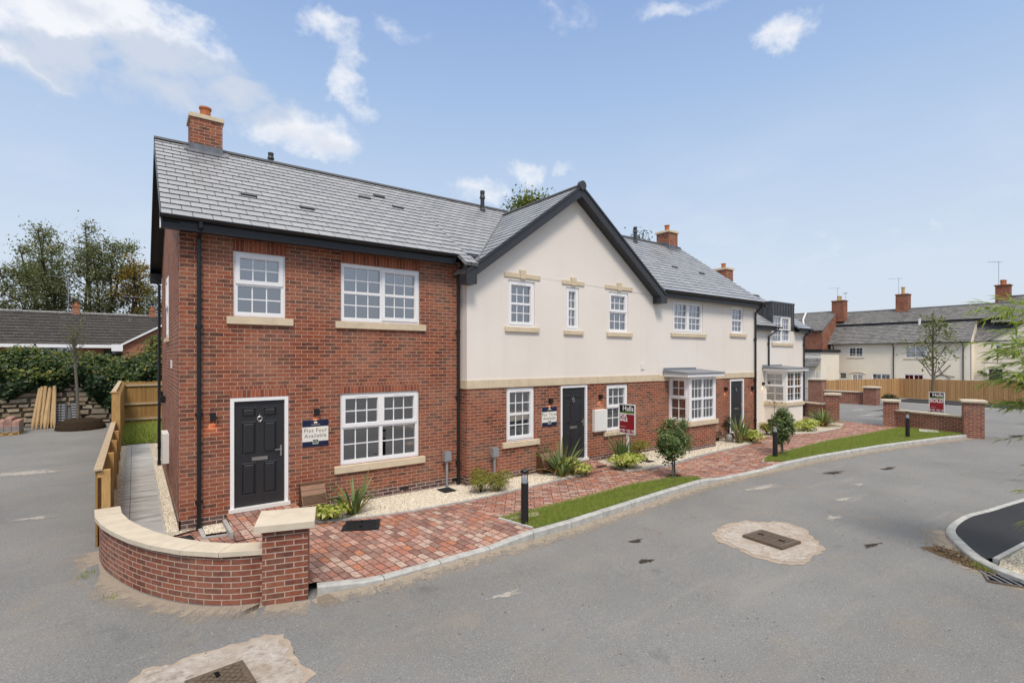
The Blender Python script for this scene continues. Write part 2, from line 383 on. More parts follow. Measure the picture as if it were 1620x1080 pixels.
M['lf_gras_old']=leaf_mat('grass_blade',[(.16,.25,.035),(.26,.36,.06),(.20,.30,.045),(.34,.38,.09)],.3,.6)
M['lf_bam']=leaf_mat('bamboo_leaf',[(.20,.29,.06),(.36,.43,.11),(.26,.36,.08),(.48,.46,.15)],.4)
M['bark']=plain('grey_bark',(.13,.115,.095),.9,.15,var=.35,scale=25,bump=.8)
M['barkd']=plain('dark_bark',(.06,.05,.042),.9,.15,var=.4,scale=20,bump=.8)
M['cane']=plain('bamboo_cane',(.22,.24,.08),.5,.3,var=.2)
def stone_mat():
    t=NT('rubble_stone'); uv=t.uv(); g=t.add('ShaderNodeNewGeometry'); n=t.noise(t.pos(),5,6,.65)
    c=t.ramp(g.outputs['Random Per Island'],[(0,(.30,.235,.15)),(.35,(.42,.35,.25)),(.6,(.25,.21,.16)),(.8,(.48,.42,.33)),(1,(.34,.26,.15))])
    c=t.mix(t.ramp(n,[(.35,(0,0,0)),(.75,(.6,.6,.6))]),c,(.16,.13,.10,1))
    return t.setc(c,.95,t.bump(n,.8,.03),.1)
M['rubble']=stone_mat()
def cream_board():
    t=NT('cream_boarding'); uv=t.uv(); c,f=t.brick(uv,400.,.28,.012,0)
    n=t.noise(t.pos(),.6,5,.6)
    col=t.ramp(n,[(.3,(.74,.67,.55)),(.7,(.82,.755,.64))])
    col=t.mix(t.math('MULTIPLY',f,.4),col,(.45,.39,.31,1))
    return t.setc(col,.85,t.bump(t.math('MULTIPLY',f,-1.),.3,.01),.2)
M['cottage']=cream_board()
# ------------------------------------------------------------------ building parts
class Fr:
    """wall frame: u along wall, d inward depth, z up"""
    def __init__(s,o,u,n): s.o=vec((o[0],o[1],0)); s.u=vec((u[0],u[1],0)); s.n=vec((n[0],n[1],0))
    def P(s,u,d,z): return s.o+s.u*u+s.n*d+Vector((0,0,z))
    def box(s,mb,u0,u1,d0,d1,z0,z1):
        mb.hexa([s.P(u0,d0,z0),s.P(u1,d0,z0),s.P(u1,d1,z0),s.P(u0,d1,z0),s.P(u0,d0,z1),s.P(u1,d0,z1),s.P(u1,d1,z1),s.P(u0,d1,z1)])
    def wall(s,mb,u0,u1,z0,z1,holes=(),rev=.11,d=0.):
        us=sorted({u0,u1,*[h[0] for h in holes],*[h[1] for h in holes]}); zs=sorted({z0,z1,*[h[2] for h in holes],*[h[3] for h in holes]})
        us=[u for u in us if u0<=u<=u1]; zs=[z for z in zs if z0<=z<=z1]
        for a,b in zip(us,us[1:]):
            for c,e in zip(zs,zs[1:]):
                um,zm=(a+b)/2,(c+e)/2
                if any(h[0]<um<h[1] and h[2]<zm<h[3] for h in holes): continue
                mb.face([s.P(a,d,c),s.P(b,d,c),s.P(b,d,e),s.P(a,d,e)])
        for h in holes:
            a,b,c,e=h; c=max(c,z0); e=min(e,z1)
            if c>=e: continue
            for q in ([(a,c),(a,e)],[(b,e),(b,c)],[(a,e),(b,e)],[(b,c),(a,c)]):
                (ua,za),(ub,zb)=q
                mb.face([s.P(ua,d,za),s.P(ub,d,zb),s.P(ub,d+rev,zb),s.P(ua,d+rev,za)])
FRONT=lambda y,x=0.: Fr((x,y),(1,0),(0,1))
LEFT=lambda x,y=0.: Fr((x,y),(0,-1),(1,0))
def ring(fr,mb,u0,u1,z0,z1,w,d0,d1,wb=None):
    wb=wb or w
    fr.box(mb,u0,u0+w,d0,d1,z0,z1); fr.box(mb,u1-w,u1,d0,d1,z0,z1)
    fr.box(mb,u0+w,u1-w,d0,d1,z1-w,z1); fr.box(mb,u0+w,u1-w,d0,d1,z0,z0+wb)
def window(parent,fr,u0,u1,z0,z1,lights,sill=None,dep=.035,name='window',sillmat=None,sm=None):
    """lights: (fu0,fu1,fz0,fz1,sash,nx,ny,midbar) as fractions of the frame"""
    a=MB(); ring(fr,a,u0,u1,z0,z1,.05,dep,dep+.07,.06)
    W,H=u1-u0,z1-z0; g=MB(); s=MB(); has=False
    iu0,iu1,iz0,iz1=u0+.042,u1-.042,z0+.05,z1-.042
    for (fa,fb,fc,fd,sash,nx,ny,mid) in lights:
        A=iu0+(iu1-iu0)*fa; B=iu0+(iu1-iu0)*fb; Cc=iz0+(iz1-iz0)*fc; D=iz0+(iz1-iz0)*fd
        if sash:
            has=True; w=.068; ring(fr,s,A,B,Cc,D,w,dep-.018,dep+.055)
            ring(fr,s,A+w-.004,B-w+.004,Cc+w-.004,D-w+.004,.012,dep+.004,dep+.05)
            # trickle vent on the top rail
            fr.box(s,(A+B)/2-.14,(A+B)/2+.14,dep-.026,dep-.018,D-.03,D-.014)
            t=s
        else:
            w=.036; ring(fr,a,A,B,Cc,D,w,dep+.004,dep+.065); t=a
        pa,pb,pc,pd=A+w,B-w,Cc+w,D-w
        g.face([fr.P(pa,dep+.045,pc),fr.P(pb,dep+.045,pc),fr.P(pb,dep+.045,pd),fr.P(pa,dep+.045,pd)])
        bw=.011
        for k in range(1,nx):
            x=pa+(pb-pa)*k/nx; fr.box(t,x-bw,x+bw,dep+.032,dep+.043,pc,pd)
        for k in range(1,ny):
            z=pc+(pd-pc)*k/ny; b2=.028 if (mid and k*2==ny) else bw
            fr.box(t,pa,pb,dep+(.018 if b2>bw else .034),dep+.044,z-b2,z+b2)
    o=a.build(name,M['white'],parent)
    if has: s.build('sash',M['white'],o)
    g.build('pane',M['glass'],o)
    if sill:
        q=MB(); su0,su1,st,sh=sill
        A=[fr.P(su0,-.06,st-sh),fr.P(su1,-.06,st-sh),fr.P(su1,.034,st-sh),fr.P(su0,.034,st-sh),fr.P(su0,-.06,st-.018),fr.P(su1,-.06,st-.018),fr.P(su1,.034,st-.001),fr.P(su0,.034,st-.001)]
        q.hexa(A); q.build('sill',M['stone'],o)
    return o
def blind_room(parent,fr,u0,u1,z0,z1,dep=1.6):
    pass
def door(parent,fr,u0,u1,z0,z1):
    f=MB(); w=.065
    fr.box(f,u0,u0+w,.0,.10,z0,z1); fr.box(f,u1-w,u1,.0,.10,z0,z1); fr.box(f,u0+w,u1-w,.0,.10,z1-w,z1)
    L0,L1,B0,B1=u0+w,u1-w,z0+.035,z1-w
    lf=MB(); W=L1-L0; H=B1-B0; pan=[]
    for cx in (.29,.71):
        for (a,b) in ((.84,.935),(.485,.80),(.10,.41)):
            pan.append((L0+W*(cx-.14),L0+W*(cx+.14),B0+H*a,B0+H*b))
    d=.05
    fr.wall(lf,L0,L1,B0,B1,pan,rev=.002,d=d)
    for (a,b,c,e) in pan:
        def rg(m1,d1,m2,d2):
            p=[(a+m1,c+m1),(b-m1,c+m1),(b-m1,e-m1),(a+m1,e-m1)]; q=[(a+m2,c+m2),(b-m2,c+m2),(b-m2,e-m2),(a+m2,e-m2)]
            for k in range(4):
                j=(k+1)%4; lf.face([fr.P(p[k][0],d1,p[k][1]),fr.P(p[j][0],d1,p[j][1]),fr.P(q[j][0],d2,q[j][1]),fr.P(q[k][0],d2,q[k][1])])
        rg(0,d,.010,d-.008); rg(.010,d-.008,.024,d+.014); rg(.024,d+.014,.052,d-.002)
        m=.052; lf.face([fr.P(a+m,d-.002,c+m),fr.P(b-m,d-.002,c+m),fr.P(b-m,d-.002,e-m),fr.P(a+m,d-.002,e-m)])
    fr.box(lf,L0,L1,.075,.10,B0,B1)
    o=lf.build('door',M['doorc'],parent)
    f.build('door_frame',M['white'],o)
    t=MB(); fr.box(t,u0-.03,u1+.03,-.05,.12,z0-.03,z0+.035); t.build('threshold',M['white2'],o)
    k=MB(); c=(L0+L1)/2; zk=B0+H*.815
    k.bar(fr.P(c,d-.004,zk+.06),fr.P(c,d-.018,zk+.06),.022,10)
    ringp=[fr.P(c+.042*math.sin(2*math.pi*i/12),d-.016,zk+.0-.042*math.cos(2*math.pi*i/12)+.02) for i in range(13)]
    k.tube(ringp,.010,6,False); k.bar(fr.P(c,d-.004,zk-.03),fr.P(c,d-.024,zk-.03),.02,10); k.bar(fr.P(c,d-.01,zk+.06),fr.P(c,d-.01,zk+.11),.009,6)
    k.build('door_knocker',M['chrome'],o,True)
    l=MB(); zl=B0+H*.445; fr.box(l,c-.135,c+.135,d-.016,d-.001,zl-.033,zl+.033); fr.box(l,c-.115,c+.115,d-.021,d-.016,zl-.02,zl+.02); l.build('letter_plate',M['chrome'],o)
    h=MB(); zh=B0+H*.50; fr.box(h,L1-.075,L1-.045,d-.014,d-.001,zh-.10,zh+.11); h.bar(fr.P(L1-.06,d-.045,zh+.03),fr.P(L1-.175,d-.05,zh+.03),.010,8); h.bar(fr.P(L1-.06,d-.01,zh+.03),fr.P(L1-.06,d-.05,zh+.03),.010,8); h.build('handle',M['chrome'],o)
    return o
def slate_roof(mb,o,e,L,s,S,gauge=.25,lift=.016,l0=None,l1=None,under=.05):
    """o eave start, e unit along eave, s unit up slope; l0(t), l1(t) bounds along e as function of distance up slope"""
    o,e,s=vec(o),vec(e),vec(s); n=e.cross(s).normalized()
    if n.z<0: n=-n
    l0=l0 or (lambda t:0.); l1=l1 or (lambda t:L)
    k=max(1,round(S/gauge)); g=S/k
    P=lambda a,t,h: o+e*a+s*t+n*h
    for i in range(k):
        t0,t1=i*g,(i+1)*g
        a0,b0,a1,b1=l0(t0),l1(t0),l0(t1),l1(t1)
        q=[P(a0,t0,lift),P(b0,t0,lift),P(b1,t1,.002),P(a1,t1,.002)]
        v=t0*gauge/g; v1=t1*gauge/g
        mb.face(q,[(a0,v),(b0,v),(b1,v1),(a1,v1)])
        mb.face([P(a0,t0,-.004),P(b0,t0,-.004),P(b0,t0,lift),P(a0,t0,lift)],[(a0,v),(b0,v),(b0,v),(a0,v)])
    A=[P(l0(0),0,-.006),P(l1(0),0,-.006),P(l1(S),S,-.006),P(l0(S),S,-.006)]
    mb.face([p-n*under for p in A][::-1])
    for i in range(4):
        j=(i+1)%4; mb.face([A[i]-n*under,A[j]-n*under,A[j],A[i]])
def gutter(parent,p,q,label=None,mat='black'):
    g=MB(); p,q=vec(p),vec(q); d=(q-p).normalized(); side=d.cross(Vector((0,0,1))).normalized()
    n=7; r=.062
    prof=[(math.cos(math.pi+math.pi*i/n)*r,math.sin(math.pi+math.pi*i/n)*r) for i in range(n+1)]
    inn=[(x*.86,z*.86) for x,z in prof][::-1]
    loop=prof+inn
    P=lambda b,c: b+side*c[0]+Vector((0,0,c[1]))
    for i in range(len(loop)):
        j=(i+1)%len(loop); g.face([P(p,loop[i]),P(p,loop[j]),P(q,loop[j]),P(q,loop[i])])
    for b in (p,q): g.face([P(b,c) for c in prof])
    L=(q-p).length
    for i in range(int(L/1.0)+1):
        c=p+d*min(L-.03,.1+i*1.0); 
        for k in range(n):
            a,b=prof[k],prof[k+1]; g.face([P(c-d*.015,(a[0]*1.08,a[1]*1.08)),P(c-d*.015,(b[0]*1.08,b[1]*1.08)),P(c+d*.015,(b[0]*1.08,b[1]*1.08)),P(c+d*.015,(a[0]*1.08,a[1]*1.08))])
    return g.build('gutter',M[mat],parent)
def downpipe(parent,pts,r=.036,mat='black',out=(0,-1)):
    g=MB(); g.tube(pts,r,10)
    z0=min(p[2] for p in pts); top=max((p for p in pts if abs(p[0]-pts[-1][0])<.02 and abs(p[1]-pts[-1][1])<.02),key=lambda p:p[2]) if True else None
    x,y=pts[-1][0],pts[-1][1]; zz=z0+.5
    while zz<top[2]-.1:
        g.bar((x,y,zz-.03),(x,y,zz+.03),r*1.28,10); g.obox((x-out[0]*.03,y-out[1]*.03,zz),(.06 if out[1] else .02,0,0),(0,.02 if out[1] else .06,0),(0,0,.018)); zz+=1.55
    g.bar((x,y,z0-.02),(x,y,z0+.12),r*1.3,10)
    return g.build('downpipe',M[mat],parent,False)
def chimney(parent,x0,x1,y0,y1,z0,zt,cap=.045,potr=.13,poth=.3,flash=.25,mat='brick',capmat='stone',pots=1,potmat='terra',poff=0.):
    c=MB(); 
    c.box(x0,x1,y0,y1,z0,zt)
    o=c.build('chimney',M[mat],parent)
    k=MB(); k.box(x0-cap,x1+cap,y0-cap,y1+cap,zt,zt+.07); k.box(x0-cap*.3,x1+cap*.3,y0-cap*.3,y1+cap*.3,zt+.07,zt+.10); k.build('chimney_cap',M[capmat],o)
    for i in range(pots):
        cx=(x0+x1)/2+poff+(i-(pots-1)/2)*potr*2.5; cy=(y0+y1)/2
        p=MB(); p.lathe((cx,cy,zt+.09),[(potr*.95,0),(potr*.88,poth*.2),(potr*.88,poth*.85),(potr*1.05,poth*.87),(potr*1.05,poth),(potr*.8,poth),(potr*.8,poth*.5),(0,poth*.5)],18); p.build('chimney_pot',M[potmat],o,True)
    if flash:
        f=MB(); m=.006
        f.box(x0-m,x1+m,y0-m,y1+m,z0+.02,z0+flash) if False else None
    return o
def flashing(ch,x0,x1,y0,y1,zr,slope,ridge_y):
    """lead apron and stepped side flashing around a stack that stands on the ridge"""
    f=MB(); m=.008; zf=zr-slope*(ridge_y-y0)
    f.box(x0-m,x1+m,y0-m,y0+.01,zf-.02,zf+.17)
    f.face([(x0-.05,y0-.16,zf-slope*.16+.03),(x1+.05,y0-.16,zf-slope*.16+.03),(x1+.05,y0-m,zf+.035),(x0-.05,y0-m,zf+.035)])
    for x in (x0-m,x1+m):
        f.face([(x,y0-m,zf-.02),(x,ridge_y,zr-.02),(x,ridge_y,zr+.13),(x,y0-m,zf+.17)])
        f.face([(x,y1+m,zf-.02),(x,ridge_y,zr-.02),(x,ridge_y,zr+.13),(x,y1+m,zf+.17)])
        sx=-.12 if x<x0 else .12
        f.face([(x,y0-.1,zf-slope*.1+.03),(x,ridge_y,zr+.03),(x+sx,ridge_y,zr+.03),(x+sx,y0-.1,zf-slope*.1+.03)])
    f.build('flashing',M['lead'],ch)
def vent_pipe(parent,x,y,z,h=.62,r=.065):
    p=MB(); p.lathe((x,y,z-.15),[(r*1.5,0),(r*1.5,.20),(r,.26),(r,.15+h*.62),(r*1.45,.15+h*.64),(r*.95,.15+h*.84),(r*1.15,.15+h*.86),(r*1.15,.15+h),(0,.15+h)],14)
    p.build('vent_pipe',M['char'],parent,True)
def ridge(parent,p,q,mat='ridge',r=.115,seg=.45,name='ridge_tiles'):
    g=MB(); p,q=vec(p),vec(q); d=q-p; L=d.length; d.normalize(); side=d.cross(Vector((0,0,1))).normalized()
    n=max(1,round(L/seg))
    for i in range(n):
        a=p+d*(L*i/n+.004); b=p+d*(L*(i+1)/n-.004); rr=r
        prof=[(-1.25,-.72),(-.62,-.1),(0,.16),(.62,-.1),(1.25,-.72)]
        for k in range(4):
            A=lambda base,c,s: base+side*(c[0]*rr*s)+Vector((0,0,c[1]*rr*s))
            g.face([A(a,prof[k],1),A(b,prof[k],1.03),A(b,prof[k+1],1.03),A(a,prof[k+1],1)])
        g.face([A(a,c,1) for c in prof]); g.face([A(b,c,1.03) for c in prof])
    return g.build(name,M[mat],parent)
def wall_lamp(parent,fr,u,z,w=.09,h=.13,out=.10):
    l=MB(); fr.box(l,u-w/2,u+w/2,-out,-.012,z-h/2,z+h/2); fr.box(l,u-.035,u+.035,-.013,-.001,z-.05,z+.05)
    o=l.build('wall_lamp',M['black'],parent)
    return o
def lamp_light(fr,u,z,e=2.2):
    li=bpy.data.lights.new('lamp_glow','SPOT'); li.energy=e; li.color=(1,.62,.30); li.spot_size=R_(120); li.spot_blend=.8; li.shadow_soft_size=.03
    o=bpy.data.objects.new('lamp_glow',li); COL.objects.link(o); p=fr.P(u,-.06,z-.08); o.location=p; o.rotation_euler=(0,0,0)
def text_mesh(name,body,parent,fr,u,z,size,mat,depth=-.002,align='CENTER',sx=1.,space=1.,bold=0.):
    cu=bpy.data.curves.new(name,'FONT'); cu.body=body; cu.size=size; cu.align_x=align; cu.align_y='CENTER'; cu.extrude=.0012; cu.space_character=space; cu.offset=bold
    t=bpy.data.objects.new(name+'_tmp',cu); COL.objects.link(t); bpy.context.view_layer.update()
    dg=bpy.context.evaluated_depsgraph_get(); me=bpy.data.meshes.new_from_object(t.evaluated_get(dg))
    bpy.data.objects.remove(t); bpy.data.curves.remove(cu)
    w=WPOS.get(parent.name,Vector((0,0,0)))
    for v in me.vertices:
        c=v.co; v.co=fr.P(u+c.x*sx,depth-c.z,z+c.y)-w
    me.materials.clear(); me.materials.append(M[mat]); o=bpy.data.objects.new(name,me); COL.objects.link(o); o.parent=parent; WPOS[o.name]=w
    return o
S34=lambda a:(math.cos(a),math.sin(a))
# ---- shared roof geometry
YR,ZR=3.45,7.945
YA,ZA=-.33,5.39; kA=(ZR-ZA)/(YR-YA); aA=math.atan(kA)
upA=(0,math.cos(aA),math.sin(aA)); SA=(YR-YA)/math.cos(aA)
dnB=(0,-math.cos(aA),math.sin(aA))
# ================================================================== PLOT 4 : red brick house
H4=thing('brick_house',(0,0,0),'red brick end house with slate roof and tall chimney, nearest the camera','house','new houses along the lane')
F0=FRONT(0.); W1=(.83,1.73,3.76,4.96); W2=(2.80,4.59,3.75,4.96); W3=(2.79,4.57,.77,2.25); D1=(.78,1.78,.18,2.25)
w=MB(); F0.wall(w,0,5.65,-.15,5.27,[W1,W2,W3,D1])
G0=LEFT(0.); GW=(-4.2,-3.4,3.46,4.86)
G0.wall(w,-6.9,0,-.15,5.27,[GW])
w.face([(0,6.9,5.27),(0,0,5.27),(0,0,5.53),(0,YR,ZR-.07),(0,6.9,5.53)])
w.face([(0,6.9,-.15),(5.65,6.9,-.15),(5.65,6.9,5.4),(0,6.9,5.4)][::-1])
w.face([(5.65,0,-.15),(5.65,6.9,-.15),(5.65,6.9,5.5),(5.65,YR,ZR-.1),(5.65,0,5.5)])
w.build('wall',M['brick'],H4)
p=MB(); F0.box(p,-.004,.70,-.004,.02,-.15,.15); G0.box(p,-6.9,.004,-.004,.02,-.15,.15); p.build('plinth',M['blue'],H4); p=MB(); F0.box(p,1.84,5.65,-.004,.02,-.15,.155); p.build('plinth',M['blue'],H4)
for nm,(a,b,z0,z1) in dict(a=(.83,1.73,4.962,5.18),b=(2.80,4.59,4.962,5.18),c=(2.79,4.57,2.252,2.47),d=(.78,1.78,2.252,2.47)).items():
    q=MB(); F0.box(q,a-.0,b+.0,-.003,.05,z0,z1); q.build('lintel',M['soldier'],H4)
for u in (2.6,4.1,5.42):
    ab=MB(); F0.box(ab,u,u+.21,-.010,-.0045,.065,.125); ab.build('air_brick',M['black'],H4)
window(H4,F0,*W1,[(0,1,0,.5,0,3,2,0),(0,1,.5,1,1,3,2,0)],(.72,1.86,3.76,.145))
window(H4,F0,*W2,[(0,.5,0,1,0,3,4,1),(.5,1,0,1,1,3,4,1)],(2.68,4.72,3.75,.145))
window(H4,F0,*W3,[(0,.5,0,.52,0,3,2,0),(.5,1,0,.52,0,3,2,0),(0,.5,.52,1,1,3,2,0),(.5,1,.52,1,1,3,2,0)],(2.66,4.70,.77,.155))
window(H4,G0,*GW,[(0,1,0,.5,0,2,2,0),(0,1,.5,1,1,2,2,0)],(-4.25,-3.35,3.46,.10),dep=-.01)
door(H4,F0,*D1)
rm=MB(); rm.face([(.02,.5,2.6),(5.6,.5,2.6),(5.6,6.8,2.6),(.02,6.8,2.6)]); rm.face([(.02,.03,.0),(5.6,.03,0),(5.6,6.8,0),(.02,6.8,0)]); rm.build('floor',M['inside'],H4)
# roof
r=MB(); X0,X1=-.27,5.65
slate_roof(r,(X0,YA-.02,ZA-.02*kA),(1,0,0),X1-X0,upA,SA+.02)
slate_roof(r,(X0,2*YR-YA,ZA),(1,0,0),X1-X0,dnB,SA)
rf=r.build('roof',M['slate'],H4)
ridge(rf,(X0-.01,YR,ZR+.03),(X1,YR,ZR+.03))
for (x,t) in ((1.25,1.62),(2.35,1.42),(4.1,3.0),(4.6,3.35),(4.9,2.7)):
    vt=MB(); c=vec((x,YA,ZA))+vec(upA)*t; n=Vector((0,-math.sin(aA),math.cos(aA))); vt.obox(c+n*.022,(.15,0,0),vec(upA)*.05,n*.02); vt.build('roof_vent',M['black'],rf)
vent_pipe(rf,2.2,YR+.25,ZR-.1,.42,.06)
f=MB(); f.box(-.27,5.36,-.31,-.28,5.155,5.335); f.box(-.27,5.36,-.28,-.002,5.20,5.225)
f.build('fascia',M['black'],H4)
bx=MB(); 
def barge(mb,x0,x1,y0,z0,y1,z1,h,t0=0.):
    A=[(x0,y0,z0-h),(x1,y0,z0-h),(x1,y0,z0),(x0,y0,z0)]; B=[(x0,y1,z1-h),(x1,y1,z1-h),(x1,y1,z1),(x0,y1,z1)]
    mb.hexa([A[0],A[1],A[2],A[3],B[0],B[1],B[2],B[3]][:8]) if False else None
    mb.face(A); mb.face(B[::-1])
    for i in range(4):
        j=(i+1)%4; mb.face([A[i],A[j],B[j],B[i]])
barge(bx,-.275,-.25,YA,ZA-.03,YR,ZR-.03,.20); barge(bx,-.275,-.25,2*YR-YA,ZA-.03,YR,ZR-.03,.20)
bx.face([(-.25,YA,ZA-.12),(-.002,YA,ZA-.12),(-.002,YR,ZR-.12),(-.25,YR,ZR-.12)]); bx.face([(-.25,2*YR-YA,ZA-.12),(-.002,2*YR-YA,ZA-.12),(-.002,YR,ZR-.12),(-.25,YR,ZR-.12)])
bx.box(-.272,-.003,6.92,7.24,5.10,5.36)
bx.build('bargeboard',M['black'],H4)
eb=MB(); eb.box(-.292,-.276,-.325,-.27,5.15,5.345); eb.build('fascia_end',M['white'],H4)
gutter(H4,(-.30,-.375,5.375),(5.33,-.375,5.36)); gutter(H4,(-.30,7.29,5.36),(5.6,7.29,5.36))
downpipe(H4,[(.29,-.375,5.36),(.29,-.375,5.24),(.29,-.058,5.08),(.29,-.058,-.05)])
downpipe(H4,[(5.53,-.375,5.35),(5.53,-.36,5.22),(5.56,-.075,4.98),(5.56,-.075,.02)])
downpipe(H4,[(-.24,7.27,5.36),(-.24,7.2,5.18),(-.07,6.78,5.02),(-.07,6.78,.0)],out=(-1,0))
ch=chimney(H4,.40,1.04,3.13,3.77,7.5,8.50,.035,.125,.30); flashing(ch,.40,1.04,3.13,3.77,ZR,kA,YR)
for u,z in ((.50,1.94),(2.30,1.91)): wall_lamp(H4,F0,u,z); lamp_light(F0,u,z)
for u,z in ((-4.84,1.96),(-6.2,2.0)): wall_lamp(H4,G0,u,z,.11,.18,.12)
mb=MB(); G0.box(mb,-4.05,-3.25,-.12,-.001,.62,1.28); mb.build('meter_box',M['white2'],H4)
mb=MB(); G0.box(mb,-2.2,-2.05,-.025,-.001,2.78,2.95); mb.build('wall_vent',M['white2'],H4)
# ================================================================== PLOT 3 : cream house with front gable
YF=-.31; F3=FRONT(YF)
H3=thing('rendered_house',(5.65,YF,0),'cream house with the big front gable above a red brick ground floor','house','new houses along the lane')
wA=(6.85,7.70,3.78,4.94); wB=(8.80,9.28,3.75,4.92); wC=(10.48,11.32,3.75,4.93); g1=(6.80,7.69,.90,2.24); d2=(8.60,9.60,.17,2.24); g2=(10.38,11.31,.86,2.21)
AX,AZ=9.1,7.66; kG=.73; aG=math.atan(kG); HW=3.64
def gz(x): return AZ-kG*abs(x-AX)
w=MB(); F3.wall(w,5.65,12.8,-.15,2.26,[g1,d2,g2]); w.face([(5.65,0,-.15),(5.65,YF,-.15),(5.65,YF,2.26),(5.65,0,2.26)]); 
w.build('brick_wall',M['brick'],H3); w=MB(); w.box(5.66,12.79,6.85,6.9,-.1,5.4); w.build('rear_wall',M['brick'],H3)
w=MB(); F3.wall(w,5.65,12.8,2.26,4.95,[wA,wB,wC]); w.face([(5.65,0,2.26),(5.65,YF,2.26),(5.65,YF,5.2),(5.65,0,5.2)])
w.face([(5.65,YF,4.95),(12.8,YF,4.95),(12.8,YF,gz(12.8)-.02),(AX,YF,AZ-.12),(5.65,YF,gz(5.65)-.02)])
w.build('render_wall',M['render'],H3)
b=MB(); x=5.625
while x<12.79:
    x2=min(x+.62,12.8); b.box(x+.002,x2-.002,YF-.028,YF+.02,2.262,2.46); x=x2
b.box(5.622,5.66,YF+.02,-.002,2.262,2.46); b.build('stone_band',M['stone'],H3)
p=MB(); F3.box(p,5.645,8.5,-.004,.02,-.15,.165); p.box(5.646,5.67,YF+.02,-.002,-.15,.165); p.build('plinth',M['blue'],H3); p=MB(); F3.box(p,9.7,12.8,-.004,.02,-.15,.20); p.build('plinth',M['blue'],H3)
tl=[(0,1,0,.5,0,3,2,0),(0,1,.5,1,0,3,2,0)]
window(H3,F3,*wA,[(0,1,0,1,1,3,4,1)],(6.74,7.82,3.78,.13))
window(H3,F3,*wB,[(0,1,0,1,1,2,4,1)],(8.70,9.42,3.75,.12))
window(H3,F3,*wC,[(0,1,0,.5,0,3,2,0),(0,1,.5,1,1,3,2,0)],(10.37,11.47,3.75,.13))
window(H3,F3,*g1,[(0,1,0,1,1,3,4,1)],(6.66,7.83,.90,.14))
window(H3,F3,*g2,[(0,1,0,.5,0,3,2,0),(0,1,.5,1,1,3,2,0)],(10.24,11.42,.86,.13))
door(H3,F3,*d2)
for (a,b_,z) in ((6.72,7.87,5.01),(8.64,9.47,4.99),(10.31,11.49,5.0)):
    q=MB(); F3.box(q,a,b_,-.03,.01,z,z+.105); c=(a+b_)/2
    q.prism([F3.P(c-.075,-.045,z-.02),F3.P(c+.075,-.045,z-.02),F3.P(c+.10,-.045,z+.20),F3.P(c-.10,-.045,z+.20)],(0,0,0),(0,.05,0)); q.build('keystone_lintel',M['stone'],H3)
fl=MB()
for z in (2.7,): fl.face([(5.8,.3,z),(12.7,.3,z),(12.7,6.8,z),(5.8,6.8,z)])
fl.face([(5.8,-.2,.02),(12.7,-.2,.02),(12.7,6.8,.02),(5.8,6.8,.02)]); fl.build('floor',M['inside'],H3)
r=MB()
slate_roof(r,(5.652,YA+.10,ZA+.10*kA),(1,0,0),7.14,upA,SA-.10/math.cos(aA))
slate_roof(r,(5.652,2*YR-YA,ZA),(1,0,0),7.14,dnB,SA)
# short piece of eave running down to the valley
slate_roof(r,(5.40,YA-.36,ZA-.36*kA),(1,0,0),.34,upA,.44,gauge=.22,l0=lambda t:(.44-t)*-.0)
# gable roof slopes (run back into the main slope)
Lg=3.95; Sg=HW/math.cos(aG)
slate_roof(r,(AX-HW,YF-.29,AZ-kG*HW),(0,1,0),Lg,(math.cos(aG),0,math.sin(aG)),Sg)
slate_roof(r,(AX+HW,YF-.29,AZ-kG*HW),(0,1,0),Lg,(-math.cos(aG),0,math.sin(aG)),Sg)
rf=r.build('roof',M['slate'],H3)
ridge(rf,(5.66,YR,ZR+.03),(12.79,YR,ZR+.03)); ridge(rf,(AX,YF-.31,AZ+.03),(AX,3.15,AZ+.03))
vl=MB(); 
va=[]; 
for yv in np.linspace(-.62,3.02,9):
    zv=ZA+kA*(yv-YA); va.append((AX-(AZ-zv)/kG-.01,yv,zv+.015))
vl.tube(va,.022,6); vl.build('valley',M['lead'],rf)
vent_pipe(rf,8.25,3.0,7.62,.66,.065)
bg=MB(); yb0,yb1=YF-.30,YF-.272
for sx in (-1,1):
    A=[(AX,AZ-.03),(AX+sx*HW*1.005,AZ-.03-kG*HW*1.005),(AX+sx*HW*1.005,AZ-.30-kG*HW*1.005),(AX,AZ-.30)]
    bg.prism([(x,yb0,z) for x,z in A],(0,0,0),(0,yb1-yb0,0))
    B=[(AX,AZ+.005),(AX+sx*HW,AZ+.005-kG*HW),(AX+sx*HW,AZ-.06-kG*HW),(AX,AZ-.06)]
    bg.prism([(x,yb0-.025,z) for x,z in B],(0,0,0),(0,.024,0))
    bg.face([(AX,yb1,AZ-.28),(AX+sx*HW,yb1,AZ-.28-kG*HW),(AX+sx*HW,YF-.002,AZ-.28-kG*HW),(AX,YF-.002,AZ-.28)])
    xa=AX+sx*(HW-.26); xb=AX+sx*(HW+.02); z0=gz(AX+HW)-.31
    bg.box(min(xa,xb),max(xa,xb),yb0-.03,YF-.003,z0,z0+.21)
bg.lathe((AX,yb0-.02,AZ-.13),[(0,0),(.001,0)],4)
bg.build('bargeboard',M['char'],H3)
vc=MB(); vc.bar((AX,yb0-.05,AZ-.015),(AX,yb0+.05,AZ-.015),.125,14); vc.build('ridge_end_cap',M['ridge'],rf)
for u,z in ((8.21,1.86),(10.09,1.88)): wall_lamp(H3,F3,u,z); lamp_light(F3,u,z)
mb=MB(); F3.box(mb,9.80,10.28,-.10,-.001,.90,1.52); F3.box(mb,9.82,10.26,-.108,-.10,.92,1.50); mb.build('meter_box',M['white2'],H3)
mb=MB(); F3.box(mb,11.90,12.04,-.03,-.001,2.64,2.80); mb.build('wall_vent',M['white2'],H3)
